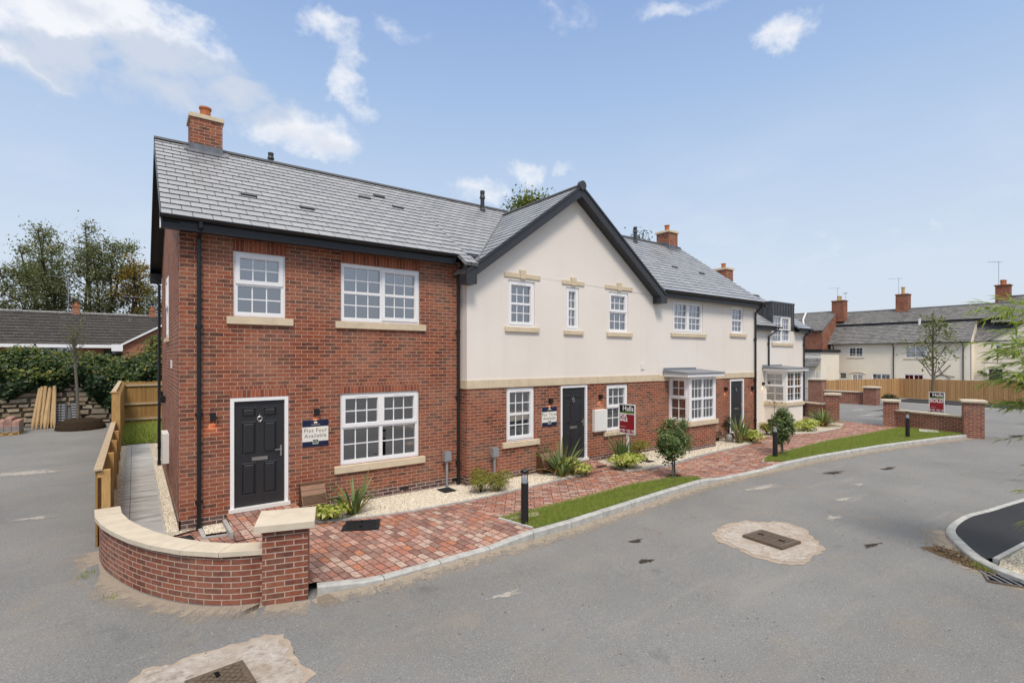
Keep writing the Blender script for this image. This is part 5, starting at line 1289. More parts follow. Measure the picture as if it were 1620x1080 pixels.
t=thing('zinc_pot',(15.92,-.86,z_(15.9,-.9)),'small round zinc pot beside the third brown box','pot'); m=MB(); m.lathe((15.92,-.86,z_(15.9,-.9)),[(.10,0),(.15,.10),(.16,.2),(.13,.28),(.14,.30),(.11,.30),(.11,.24),(0,.24)],18); m.build('pot_body',M['silverpot'],t,True)
shrub('silver_shrub',(15.92,-.86,z_(16,-.9)+.25),.24,.75,700,.028,'lf_dark','grey green bushy plant growing in the zinc pot',asp=.35)
shrub('green_shrub',(18.5,-.85,z_(18.5,-.9)),.30,.55,1100,.032,'lf_hebe','brownish low shrub at the foot of the downpipe by the third door',asp=.35)
shrub('lime_shrub',(18.75,-1.0,z_(18.7,-1)),.42,.52,620,.055,'lf_yg','lime shrub behind the middle bollard',group='lime shrubs in the gravel beds')
flax((19.6,-.75,z_(19.5,-.7)),'slim flax plant beside the potted plant of the far house',26,(.5,1.15),.05,.028,.45,.3)
shrub('lime_shrub',(21.3,-.95,z_(21.3,-1)),.62,.60,900,.06,'lf_yg','wide lime shrub in front of the far white bay',group='lime shrubs in the gravel beds',lump=7)
flax((21.0,-.55,z_(21,-.5)),'dark spiky plant behind the wide lime shrub of the far bay',26,(.3,.6),.25,.026,.9,.5)
flax((23.6,-.70,z_(23.6,-.7)),'orange tinged flax mound beside the left gateway pillar',150,(.6,1.2),.42,.034,1.05,.7)
t=thing('planter',(21.9,.55,.02),'black square planter with a thin plant by the far lamp','pot'); m=MB(); 
m.hexa([(21.76,.42,.03),(22.04,.42,.03),(22.04,.70,.03),(21.76,.70,.03),(21.70,.36,.30),(22.10,.36,.30),(22.10,.76,.30),(21.70,.76,.30)]); m.build('planter_box',M['black'],t)
t=thing('potted_tree',(21.9,.55,.3),'thin leafless little plant standing in the black planter','plant'); m=MB(); P=[]
m.tube([(21.9,.55,.28),(21.92,.56,.8),(21.88,.54,1.15)],[.012,.010,.006],5)
for i in range(9):
    a=i*2.4; e=(21.9+.22*math.cos(a),.55+.22*math.sin(a),1.0+.06*i); m.tube([(21.9,.55,.75+.05*i),e],[.006,.003],4); P+= [np.array(e)+RNG.normal(size=3)*.05 for _ in range(8)]
m.build('stems',M['barkd'],t); npmesh('leaves',leaf_quads(np.array(P),RNG.normal(size=(len(P),3)),.032),4,M['lf_phoo'],None,t)
def standard(loc,cz,rx,rz,n,label):
    t=thing('round_tree',loc,label,'tree','small round headed trees in the lawns'); c=np.array(loc)
    m=MB()
    for s in (-1,1):
        m.tube([(loc[0]+.05*s,loc[1],loc[2]-.05),(loc[0]+.035*s,loc[1]+.01,loc[2]+.25),(loc[0]+.06*s,loc[1],loc[2]+cz-rz*.3),(loc[0]+.10*s,loc[1],loc[2]+cz)],[.024,.020,.017,.010],7)
    for i in range(16):
        a=i*2.4; z=cz-rz*.5+rz*random.uniform(0,1); e=c+np.array([rx*.75*math.cos(a),rx*.75*math.sin(a),z+rz*.25]); m.tube([tuple(c+np.array([0,0,z-.1])),tuple(e)],[.009,.004],5)
    m.build('trunk',M['bark'],t)
    cl=[]
    for _ in range(40):
        d=RNG.normal(size=3); d/=np.linalg.norm(d); k=random.uniform(.45,1.12); cl.append(np.array([d[0]*rx*k,d[1]*rx*k,cz+d[2]*rz*(k if d[2]>0 else k*1.05)])*np.array([.85,.85,1]))
    P=[];Nn=[]
    for _ in range(n):
        q=random.choice(cl); d=RNG.normal(size=3)*np.array([rx,rx,rz])*.15; p=q+d
        P.append(c+p); Nn.append(np.array([p[0],p[1],(p[2]-cz)+.25]))
    npmesh('crown',leaf_quads(np.array(P),np.array(Nn),.043,.45,.55),4,M['lf_bush'],None,t)
    return t
standard((10.24,-2.71,zl(10.2,-2.7)),.90,.46,.47,3900,'round-headed small tree with twin stems near the for sale board')
standard((15.30,-2.95,zl(15.3,-2.95)),.92,.38,.50,3400,'round-headed small tree behind the middle bollard')
for (x,y) in ((10.24,-2.71),(15.30,-2.95)): sheet('soil_ring',rough([(x+.24*math.cos(i*.6),y+.15*math.sin(i*.6)) for i in range(10)],3,.02),M['soil'],zl,.024)
def limb(m,p,d,L,r,k=5,up=.25,wob=.10):
    pts=[Vector(p)]; d=Vector(d).normalized(); rad=[r]
    for i in range(k):
        d=(d+Vector((random.gauss(0,wob),random.gauss(0,wob),random.gauss(0,wob)+up*.3))).normalized(); pts.append(pts[-1]+d*(L/k)); rad.append(r*(1-.8*(i+1)/k))
    m.tube(pts,rad,5,False); return pts
# thin young tree on the far lawn
t=thing('young_tree',(25.92,-3.85,zl(25.,-3.85)),'thin young tree with sparse leaves in front of the low wall','tree'); z0=zl(25.,-3.85)
m=MB(); b=Vector((25.92,-3.85,z0-.05)); f=Vector((26.02,-3.95,2.05)); tip=Vector((26.08,-3.95,5.0))
m.tube([b,b.lerp(f,.5)+Vector((.02,0,0)),f,f.lerp(tip,.5)+Vector((.05,.03,0)),tip],[.085,.066,.050,.028,.008],8); CLp=[]
for i in range(17):
    a=i*2.4; st=f.lerp(tip,i*.042); k=1-i*.035; d=Vector((math.cos(a)*.85,math.sin(a)*.85,random.uniform(.40,.95)+i*.03)); L=random.uniform(1.2,1.9)*k
    pts=limb(m,st,d,L,.019*k+.004,6,.25)
    for p in pts[2:]:
        q=limb(m,p,(random.gauss(0,1),random.gauss(0,1),random.gauss(.3,.5)),random.uniform(.2,.45),.006,3,.1,.2); CLp+=[q[-1],q[-2]]
    CLp+=[pts[-1]]*2
m.build('trunk',M['bark'],t)
P=np.array([tuple(random.choice(CLp)+Vector(RNG.normal(size=3)*np.array([.11,.11,.045]))) for _ in range(950)]); npmesh('leaves',leaf_quads(P,np.tile([0,0,1.],(len(P),1)),.060,.6,.5),4,M['lf_young'],None,t)
# bare young tree at the stone wall
t=thing('bare_tree',(-2.48,16.9,.08),'slim almost bare young tree standing in a root mound','tree')
m=MB(); m.tube([(-2.48,16.9,.1),(-2.52,16.95,1.6),(-2.6,17,3.0),(-2.66,17,3.9)],[.065,.055,.045,.02],8); P=[]
for i in range(22):
    z=2.6+i*.055; a=i*2.4; pts=limb(m,(-2.6-.03*(z-3),17,z),(math.cos(a)*.45,math.sin(a)*.45,1.0),random.uniform(.9,1.5),.016,5,.25,.06)
    P+= [tuple(p+Vector(RNG.normal(size=3)*.10)) for p in pts[1:] for _ in range(3)]
m.build('trunk',M['bark'],t); npmesh('leaves',leaf_quads(np.array(P),RNG.normal(size=(len(P),3)),.035),4,M['lf_pop'],None,t)
t=thing('soil_mound',(-2.5,16.9,.06),'round mound of soil and roots under the bare tree','mound'); m=MB(); pr=[(.86,-.1),(.80,.15),(.68,.36),(.42,.44),(0,.46)]
m.lathe((-2.4,16.95,.05),pr,22); o=m.build('mound',M['soil'],t,True)
PP=np.array([(-2.4+.8*math.cos(a)*r,16.95+.8*math.sin(a)*r,.12+.36*(1-r**3)) for a,r in ((random.uniform(0,6.3),random.random()**.5) for _ in range(900))]); npmesh('roots_and_leaves',leaf_quads(PP,np.tile([0,0,1.],(len(PP),1)),.045,.4,.8),4,bpy.data.materials['litter'],None,t)
# bamboo at the right edge
bx,by=9.86,-9.62; bz=road(9.7)+.07
t=thing('bamboo',(bx,by,bz),'feathery bamboo leaning into the right edge of the photo','bamboo'); m=MB(); LV=Vector((-.804,.595,0)); P=[];Dd=[]
for i in range(20):
    a=i*2.4; b0=Vector((bx+.22*math.cos(a)*(.3+i/14),by+.22*math.sin(a)*(.3+i/14),bz-.05)); H=random.uniform(2.8,3.8); out=(LV*random.uniform(.0,.6)+Vector((random.gauss(0,.25),random.gauss(0,.25),0)))
    pts=[b0+Vector((0,0,H*f))+out*(f**2.2)*1.0 for f in np.linspace(0,1,9)]; m.tube(pts,[.014*(1-.75*f) for f in np.linspace(0,1,9)],6)
    for k in range(2,9):
        hi=pts[k].z>=2.3
        for _ in range(6 if hi else 4):
            d=(LV*(random.uniform(-.2,1) if hi else random.uniform(-1.,-.3))+Vector((random.gauss(0,.55),random.gauss(0,.55),random.uniform(.0,.5)))).normalized(); q=pts[k]; br=[q]
            L=random.uniform(.25,.6)
            for s in range(5): d=(d+Vector((0,0,-.09))).normalized(); br.append(br[-1]+d*L/5)
            m.tube(br,[.004,.0035,.003,.0025,.002,.0015],4,False)
            for s in range(1,6):
                for _ in range(3):
                    l=(d+Vector((random.gauss(0,.4),random.gauss(0,.4),random.gauss(-.1,.25)))).normalized(); P.append(br[s]); Dd.append(l)
m.build('canes',M['cane'],t)
out=[]
for p,l in zip(P,Dd):
    L=random.uniform(.12,.23); sd=l.cross(Vector((0,0,1))).normalized(); n=sd.cross(l); w=.0125*random.uniform(.8,1.25)
    A=p; B=p+l*L*.4-sd*w; Cq=p+l*L-Vector((0,0,.02)); D=p+l*L*.4+sd*w; out+=[A,B,Cq,D]
npmesh('leaves',np.array([tuple(v) for v in out]),4,M['lf_bam'],None,t)
# ================================================================== LEFT BACKGROUND
YW=18.6
t=thing('stone_wall',(-3,YW,.1),'rough rubble stone wall under the ivy at the back of the lane','wall'); m=MB()
m.box(-12,4.5,YW+.12,YW+.5,-.3,1.75)
z=-.05
while z<1.85:
    h=random.uniform(.13,.30); x=-12.
    while x<4.5:
        w=random.uniform(.22,.75)*(1.2 if h>.22 else .9); d=random.uniform(0,.09); mg=.018; k=lambda:random.uniform(-.03,.03)
        x0,x1,z0_,z1_=x+mg,x+w-mg,z+mg,z+h-mg; ye=YW+.12
        F=[(x0+k(),ye,z0_+k()),(x1+k(),ye,z0_+k()),(x1+k(),ye,z1_+k()),(x0+k(),ye,z1_+k())]
        s=.82; cx,cz=(x0+x1)/2,(z0_+z1_)/2; fr=[(cx+(p[0]-cx)*s+k()*.5,YW-d-.02,cz+(p[2]-cz)*s+k()*.4) for p in F]
        i0=len(m.v); m.v+=F+fr; 
        for q in ((4,5,6,7),(0,1,5,4),(1,2,6,5),(2,3,7,6),(3,0,4,7)): m.f.append(tuple(i0+j for j in q)); m.mi.append(0); m.uv+=[(0,0)]*4
        x+=w
    z+=h
m.build('stonework',M['rubble'],t)
# ivy bank on top of / hanging over the stone wall
t=thing('ivy_hedge',(-3,YW+.6,1.6),'dark ivy and bramble bank spilling over the stone wall','hedge'); 
def ivy_top(x): return 3.10+.16*math.sin(x*1.1)+.10*math.sin(x*2.7+1)+(.08 if x>-1 else 0)
def ivy_bot(x): return 1.50+.18*math.sin(x*1.7+.5)+.16*math.sin(x*4.1)-(.0 if x<-2.6 else min(1.05,(x+2.6)*.75))-(0.12 if -3.2<x<-2.6 else 0)
P=[];Nn=[];P2=[];N2=[]
for _ in range(23000):
    x=random.uniform(-12,4.5); tt=random.random(); zb,zt=ivy_bot(x),ivy_top(x); z=zb+(zt-zb)*tt
    bul=.12+.42*math.sin(math.pi*min(1,tt*1.05))**.7+.14*math.sin(x*2.3+z*3)+.10*math.sin(x*5.1-z*4)
    y=YW-bul+.2+random.gauss(0,.05)+ (.9*max(0,tt-.72))
    if tt>.60+.12*math.sin(x*2.1) and random.random()<.5: P2.append((x,y,z+random.gauss(0,.06))); N2.append((random.gauss(0,.3),-.6,.8))
    else: P.append((x,y,z)); Nn.append((random.gauss(0,.2),-1,.55))
for _ in range(2500):
    x=random.uniform(-12,4.5); P2.append((x,YW+random.uniform(.2,1.6),ivy_top(x)+random.gauss(.02,.10))); N2.append((0,-.3,1))
for _ in range(500):
    x=random.gauss(-4.3,1.1); P2.append((x,YW-.42+random.gauss(0,.05),2.35+.12*math.sin(x*2)+random.gauss(0,.12))); N2.append((0,-.8,.6))
npmesh('ivy',leaf_quads(np.array(P),np.array(Nn),.085,.75,.5),4,M['lf_ivy'],None,t)
npmesh('bramble',leaf_quads(np.array(P2),np.array(N2),.085,.6,.6),4,M['lf_ivyl'],None,t)
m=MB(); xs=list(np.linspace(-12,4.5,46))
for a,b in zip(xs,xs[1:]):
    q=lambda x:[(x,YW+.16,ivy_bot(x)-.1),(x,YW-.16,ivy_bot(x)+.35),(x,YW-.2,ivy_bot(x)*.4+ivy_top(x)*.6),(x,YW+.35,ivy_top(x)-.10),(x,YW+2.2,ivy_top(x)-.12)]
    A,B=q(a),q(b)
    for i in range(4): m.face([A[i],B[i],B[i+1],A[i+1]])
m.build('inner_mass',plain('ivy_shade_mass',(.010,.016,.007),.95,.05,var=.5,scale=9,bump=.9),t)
# shrub in front of the bungalow gable
shrub('tall_shrub',(.6,YW+1.6,2.6),1.1,1.9,1500,.09,'lf_ivyl','yellow green climber beside the bungalow gable',asp=.5,lump=8)
# leaning timber posts
for i,(dx,L,ln,rr) in enumerate(((-.36,1.72,.16,.055),(-.24,1.78,.12,.06),(-.10,1.80,.10,.058),(.02,1.66,.16,.075),(.10,1.74,.05,.055),(.22,1.80,.13,.062),(.32,1.76,.02,.05))):
    x=-3.60+dx; b=(x,17.55+.05*(i%3),zterr(x,17.5)); ang=[ 'leftmost','second','third','thick middle','fifth','sixth','rightmost'][i]
    tp=(x+ln*.6-.02*(i-3),YW-.30,L)
    m=MB(); m.tube([b,tuple(np.array(b)*.85+np.array(tp)*.15),tp],[rr*.35,rr,rr*.95],9); o=m.build('timber_post',M['woodp'])
    tag(o,ang+' round timber post leaning on the rubble stone wall','timber post','timber posts leaning on the stone wall')
# wrapped black bundles beside them
for i,(x,w,h,label) in enumerate(((-3.12,.42,.98,'large black wrapped bundle with white stripes beside the timber posts'),(-2.86,.18,.80,'narrow plain black bundle between the two striped ones'),(-2.66,.18,1.0,'slim leaning black bundle with a white edge by the bare tree'))):
    t=thing('wrapped_bundle',(x,17.9,.07),label,'bundle','black wrapped bundles by the stone wall'); m=MB(); z0=zterr(x,17.9)
    lean=.10 if i==2 else .02
    P4=[(x-w/2,17.85,z0),(x+w/2,17.85,z0),(x+w/2,18.0,z0),(x-w/2,18.0,z0)]; m.hexa(P4+[(p[0]-lean,p[1]+.35,z0+h) for p in P4]); m.build('wrap',M['black'],t)
    if i!=1:
        m=MB()
        for k in range(9):
            f=(k+.6)/9.5; zz=z0+h*f; yy=17.85+.35*f-.006; 
            for s in ((-.22,-.03),(.05,.22)) if i==0 else ((-.2,.35),): 
                m.face([(x-lean*f+w*s[0]*1.6,yy,zz),(x-lean*f+w*s[1]*1.6,yy,zz),(x-lean*f+w*s[1]*1.6,yy+.008,zz+.022),(x-lean*f+w*s[0]*1.6,yy+.008,zz+.022)])
        m.build('printed_stripes',M['grey'],t)
# pallet of paving blocks
t=thing('paver_stack',(-4.75,16.6,.1),'stack of pink and grey paving blocks on a pallet at the left edge','pallet'); m=MB(); z0=zterr(-4.8,16.6)
for k in range(4): m.box(-5.65,-4.15,16.2+.33*k,16.28+.33*k,z0,z0+.09)
for k in range(6): m.box(-5.65+.26*k,-5.5+.26*k,16.15,17.3,z0+.091,z0+.11)
m.build('pallet',M['wood'],t); m=MB(); g2=MB()
for lv in range(5):
    for i in range(7):
        if lv==4 and i not in (2,5): continue
        if lv==3 and i==0: continue
        x=-5.62+i*.21; q=m if (lv>1) else g2
        for j in range(5): q.box(x+.004,x+.204,16.2+j*.21,16.40+j*.21,z0+.112+lv*.105,z0+.112+lv*.105+.10)
m.build('pink_blocks',plain('pink_concrete_block',(.36,.22,.18),.9,.1,var=.35,scale=4),t); g2.build('grey_blocks',plain('grey_concrete_block',(.24,.22,.21),.9,.1,var=.3,scale=4),t)
# bungalow
t=thing('bungalow',(-3,31,0),'low brick bungalow with dark tiled roof behind the ivy bank','house')
m=MB(); YB0,YB1=31.,36.; 
FRONT(YB0).wall(m,-20,-1.2,0,3.75,[(-5.6,-3.6,2.6,3.6),(-2.2,-1.3,2.6,3.55)]); m.face([(-20,YB1,0),(8,YB1,0),(8,YB1,3.9),(-20,YB1,3.9)]); 
m.face([(-1.2,29.2,0),(4.6,29.2,0),(4.6,29.2,3.72),(1.7,29.2,5.55),(-1.2,29.2,3.72)]); m.face([(-1.2,29.2,0),(-1.2,31,0),(-1.2,31,3.8),(-1.2,29.2,3.8)])
m.build('wall',M['brick_bung'],t)
g=MB(); g.face([(-5.6,YB0+.1,2.6),(-3.6,YB0+.1,2.6),(-3.6,YB0+.1,3.6),(-5.6,YB0+.1,3.6)]); g.face([(-2.2,YB0+.1,2.6),(-1.3,YB0+.1,2.6),(-1.3,YB0+.1,3.55),(-2.2,YB0+.1,3.55)]); g.build('window',M['glass'],t)
r=MB(); kb=(5.95-3.82)/(33.6-30.6); ab_=math.atan(kb)
slate_roof(r,(-20,30.6,3.82),(1,0,0),28,(0,math.cos(ab_),math.sin(ab_)),3.0/math.cos(ab_),gauge=.34,lift=.035); slate_roof(r,(-20,36.6,3.82),(1,0,0),28,(0,-math.cos(ab_),math.sin(ab_)),3.0/math.cos(ab_),gauge=.34)
kw=(5.62-3.66)/3.2; aw=math.atan(kw); slate_roof(r,(-1.5,29.0,3.66),(0,1,0),3.6,(math.cos(aw),0,math.sin(aw)),3.2/math.cos(aw),gauge=.34,lift=.03); slate_roof(r,(4.9,29.0,3.66),(0,1,0),3.6,(-math.cos(aw),0,math.sin(aw)),3.2/math.cos(aw),gauge=.34,lift=.03)
rf=r.build('roof',M['slate_bung'],t); ridge(rf,(-20,33.6,6.0),(8,33.6,6.0),'slate_old',.13)
m=MB(); m.box(-20,-1.55,30.5,30.6,3.62,3.82); m.prism([(-1.55,28.95,3.56),(-1.55,28.95,3.68),(1.7,28.95,5.68),(1.7,28.95,5.56)],(0,0,0),(0,.06,0)); m.prism([(4.95,28.95,3.50),(4.95,28.95,3.68),(1.7,28.95,5.68),(1.7,28.95,5.48)],(0,0,0),(0,.06,0)); m.box(-1.75,-1.2,28.94,29.25,3.40,3.82); m.build('fascia',M['white'],t)
for (x,zt) in ((-3.7,6.35),(.4,6.3)):
    chimney(t,x-.18,x+.18,33.4,33.76,5.6,zt,.03,.11,.22,mat='brick_bung',capmat='brick_bung',potmat='terra')
def aerial(parent,x,y,z,h,arm,ang=0.,n=6):
    m=MB(); m.bar((x,y,z),(x,y,z+h),.018,6); d=Vector((math.cos(ang),math.sin(ang),0)); s=Vector((-d.y,d.x,0)); a=Vector((x,y,z+h-.05)); m.bar(a-d*arm*.3,a+d*arm,.012,5)
    for i in range(n): p=a-d*arm*.3+d*arm*1.3*i/(n-1); m.bar(p-s*.22,p+s*.22,.007,4)
    m.build('aerial',M['grey'],parent)
aerial(t,-4.1,33.6,5.7,2.6,1.1,math.pi+.2); aerial(t,.0,33.8,5.7,1.6,1.3,math.pi)
# trees behind
def tree(name,label,base,H,cw,n,size,mat,seed,group=None,trunk_h=.3,clumps=60,asp=.6,spread=.55,bark='barkd',multi=3,cs=.06):
    st=random.getstate(); random.seed(seed); t=thing(name,base,label,'tree',group); m=MB(); b=Vector(base); ends=[]
    for s in range(multi):
        a=s*2*math.pi/max(1,multi)+seed; d=Vector((math.cos(a)*.22*(multi>1),math.sin(a)*.22*(multi>1),1)); 
        pts=limb(m,b+Vector((0,0,-.2)),d,H*random.uniform(.9,1.08),H*.016,9,.5,.07)
        for i in range(int(clumps/multi)):
            k=random.uniform(trunk_h,1.0); j=min(8,int(k*9)); p=pts[j].lerp(pts[j+1],k*9-j if k<1 else 1); aa=random.uniform(0,6.28); L=cw*(.25+.75*math.sin(math.pi*min(1,(k-trunk_h)/(1-trunk_h)*.85+.12)))*random.uniform(.35,1)
            q=limb(m,p,(math.cos(aa),math.sin(aa),spread),L,H*.005,4,.2,.15); ends.append((q[-1],1.)); ends.append((q[-2],.8))
    m.build('trunk',M[bark],t); P=[];Nn=[]
    for _ in range(n):
        e,s=random.choice(ends); q=np.array(e)+RNG.normal(size=3)*H*cs*.55*s*np.array([1,1,.8]); P.append(q); Nn.append((random.gauss(0,.5),random.gauss(0,.5),.8))
    npmesh('crown',leaf_quads(np.array(P),np.array(Nn),size,asp,.6),4,M[mat],None,t); random.setstate(st); return t
TG='trees behind the bungalow'
tree('tall_tree','dark airy tree at the left edge behind the bungalow',(-9.6,54,1),11.0,3.6,11500,.10,'lf_far',3,TG,.2,110)
tree('tall_tree','tallest dark airy tree, left of the bungalow chimney',(-6.1,51.8,1),13.3,2.5,12500,.10,'lf_far',5,TG,.2,110)
tree('tall_tree','tall narrow dark tree behind the bungalow chimney',(-4.4,50.8,1),13.7,1.9,9000,.10,'lf_far',8,TG,.25,100)
tree('tall_tree','tall dark tree with an orange tinge right of the bungalow chimney',(-2.9,49.6,1),12.9,2.0,9000,.10,'lf_far',12,TG,.25,100)
tree('tall_tree','thin yellow and gold autumn tree behind the bungalow',(-.95,48.2,1),10.6,2.1,5200,.10,'lf_yel',15,TG,.35,60)
tree('tall_tree','small dull green tree close to the house gable behind the bungalow',(.9,47,1),8.9,2.0,5000,.10,'lf_far',19,TG,.25,50)
for i,(x,y,r,h,lb) in enumerate(((-8.6,43,2.4,5.0,'dark bush under the left edge tree'),(-5.6,42.5,2.4,6.0,'wide dark bush behind the left of the bungalow ridge'),(-3.2,42,1.8,5.4,'dark bush beside the bungalow chimney'),(-.3,42,1.8,4.9,'low dark bush under the yellow tree'),(1.4,42,2.0,5.2,'dark bush by the house gable'))):
    shrub('bush',(x,y,.6),r,h,3600,.12,'lf_far' if i%2 else 'lf_dark',lb+', far left','bush','bushes behind the bungalow',.6,lump=9)
# tree tops behind the main roof
tree('poplar_tree','yellow green tree top showing behind the valley of the slate roof',(25.0,20.8,0),14.3,2.9,30000,.10,'lf_pop',22,None,.35,150,.75,1.3,'bark',6,.075)
tree('background_tree','dark leafy twigs just behind the chimney of the middle house',(31.4,15.6,0),12.2,1.2,2600,.09,'lf_dark',27,None,.5,40,.6,.6,'bark',2,.06)
# ================================================================== RIGHT BACKGROUND : old cottages
XC=60.; FC=LEFT(XC)
t=thing('cream_cottage',(XC,7,0),'long old cream cottage row with grey slate roofs behind the timber fence','house','old cottages behind the fence')
wins=[(-11.55,-10.25,3.08,4.08),(-6.65,-4.98,2.98,4.05),(-12.45,-11.75,.75,1.42),(-11.25,-10.25,.3,1.30),(-9.45,-7.85,.4,1.38),(-6.75,-5.2,.4,1.40)]
m=MB(); FC.wall(m,-13.3,-1.8,-.2,4.5,wins); m.face([(60,13.3,-.2),(66.5,13.3,-.2),(66.5,13.3,6.3),(64.1,13.3,8.1),(61.7,13.3,6.3),(60,13.3,4.5)]); m.face([(60,1.8,4.4),(62.7,1.8,4.4),(61.7,1.8,6.42)][::-1]); m.face([(66.4,1.9,-.2),(66.4,13.2,-.2),(66.4,13.2,6.4),(66.4,1.9,6.4)]); m.build('wall',M['cottage'],t); m=MB(); m.face([(61.2,1.9,-.2),(61.2,13.2,-.2),(61.2,13.2,4.6),(61.2,1.9,4.6)]); m.build('room_wall',M['inside'],t)
for i,(a,b,c,d) in enumerate(wins):
    window(t,FC,a,b,c,d,[(0,.5,0,1,0,2,3 if i<2 else 2,0),(.5,1,0,1,0,2,3 if i<2 else 2,0)] if i!=2 else [(0,1,0,1,0,1,2,0)],(a-.12,b+.12,c,.10) if i<2 else None,dep=.02,name='cottage_window')
m=MB(); p=[FC.P(-10.75+.75*math.cos(x),-.03,1.33+.22*math.sin(x)) for x in np.linspace(0,math.pi,9)]; m.tube(p,.04,6); m.build('arch_moulding',M['cottage'],t)
r=MB(); aL=math.atan2(6.42-4.45,61.7-59.7); slate_roof(r,(59.7,1.75,4.45),(0,1,0),11.75,(math.cos(aL),0,math.sin(aL)),math.hypot(2.0,1.97),gauge=.22,lift=.03)
slate_roof(r,(59.7,13.6,4.6),(0,1,0),.01,(math.cos(aL),0,math.sin(aL)),1.)
r.build('lean_to_roof',M['slate_old'],t)
r=MB(); aU=math.atan2(8.12-6.62,64.1-61.80); slate_roof(r,(61.80,-.4,6.62),(0,1,0),14.0,(math.cos(aU),0,math.sin(aU)),math.hypot(2.3,1.50),gauge=.22,lift=.03); slate_roof(r,(66.5,-.4,6.34),(0,1,0),14.0,(-math.cos(aU),0,math.sin(aU)),math.hypot(2.38,1.78),gauge=.22)
rf=r.build('roof',M['slate_old'],t); ridge(rf,(64.1,-.4,8.15),(64.1,13.6,8.15))
m=MB(); m.box(61.62,61.78,1.8,13.3,6.40,6.60); m.build('gutter',M['black'],t)
gutter(t,(59.62,1.7,4.42),(59.62,13.4,4.46))
for y in (13.0,7.6,2.3): 
    m=MB(); m.tube([(59.62,y,4.4),(59.8,y,4.2),(59.93,y,4.0),(59.93,y,-.2)],.045,6); m.build('downpipe',M['black'],t)
m=MB(); m.box(62.9,63.2,10.0,10.35,6.7,7.35); m.build('roof_vent',M['white2'],t)
m=MB(); m.bar((61.6,5.95,6.2),(61.6,5.95,6.85),.11,8); m.build('flue',M['white2'],t)
ch=chimney(t,63.55,64.55,7.45,8.5,7.2,9.55,.06,.17,.75,mat='brick_old',capmat='brick_old',potmat='buffpot'); aerial(t,64,8.35,9.5,1.9,.9,2.0)
m=MB(); q=[FC.P(-4.25,-.03,1.55),FC.P(-3.6,-.05,2.45),FC.P(-3.3,-.04,2.0)]
m.tube([FC.P(-4.5,-.03,.95),FC.P(-3.9,-.06,1.5),FC.P(-3.2,-.03,2.35)],.035,5); m.tube([FC.P(-4.1,-.03,2.2),FC.P(-3.8,-.05,1.5),FC.P(-3.2,-.03,1.05)],.03,5); m.tube([FC.P(-4.6,-.03,1.3),FC.P(-3.8,-.05,1.4),FC.P(-2.9,-.03,1.25)],.025,5); o=m.build('wall_ornament',M['iron']); tag(o,'dark metal wall ornament on the cream cottage wall','ornament')
# left: brick cottage with cream outshot
t=thing('brick_cottage',(57,14,0),'old red brick cottage with chimney left of the cream row','house','old cottages behind the fence')
m=MB(); m.face([(58.5,13.5,0),(66.5,13.5,0),(66.5,13.5,5.9),(62.4,13.5,8.2),(58.5,13.5,5.9)]); m.face([(58.5,13.5,0),(58.5,26,0),(58.5,26,5.95),(58.5,13.5,5.95)][::-1]); m.build('wall',M['brick_old'],t)
r=MB(); aC=math.atan2(8.2-5.9,62.4-58.25); Sc=math.hypot(8.2-5.9,62.4-58.25); slate_roof(r,(58.25,13.42,5.9),(0,1,0),12,(math.cos(aC),0,math.sin(aC)),Sc,gauge=.24,lift=.03); slate_roof(r,(66.55,13.42,5.9),(0,1,0),12,(-math.cos(aC),0,math.sin(aC)),Sc,gauge=.24)
rf=r.build('roof',M['slate_old'],t); ridge(rf,(62.4,13.4,8.23),(62.4,25,8.23))
m=MB(); m.tube([(58.25,15.2,6.0),(60.6,16.4,7.3),(62.2,16.8,8.2)],.09,5); m.build('lead_flashing',M['white2'],t)
m=MB(); m.prism([(60.3,12.15,7.9),(64.9,12.15,5.5),(64.9,12.15,4.4),(59.8,12.15,4.4)],(0,-.05,0),(0,-.1,0)) if False else None
ch=chimney(t,61.9,62.9,12.75,13.95,7.0,9.25,.07,.17,.5,mat='brick_old',capmat='brick_old',potmat='buffpot',pots=2); aerial(t,62.3,13.5,9.3,1.5,.8,2.2); aerial(t,62.5,12.8,9.3,.9,.5,.4)
aerial(t,60.5,17.6,7.0,1.7,.8,.3)
m=MB(); m.box(54.2,58.48,11.9,20,-.1,3.55); m.build('outshot_wall',M['cottage'],t); m=MB(); m.box(54.05,58.49,11.75,20.2,3.552,3.85); m.build('flat_roof',M['black'],t)
F5=LEFT(54.2)
for (a,b,c,d) in ((-13.95,-13.1,3.0,3.42),(-12.9,-12.1,3.0,3.42),(-14.1,-13.3,.9,1.75),(-13.1,-12.4,.9,1.75)): window(t,F5,a,b,c,d,[(0,1,0,1,0,2,2 if c<2 else 1,0)],None,dep=-.03,name='cottage_window')
r=MB(); slate_roof(r,(53.2,11.85,2.15),(0,1,0),4.2,(math.cos(.7),0,math.sin(.7)),1.22,gauge=.2,lift=.02); r.build('porch_roof',M['slate_old'],t)
m=MB(); F5.box(m,-12.2,-11.95,-.06,-.005,-.1,1.65); m.build('white_door',M['white2'],t)
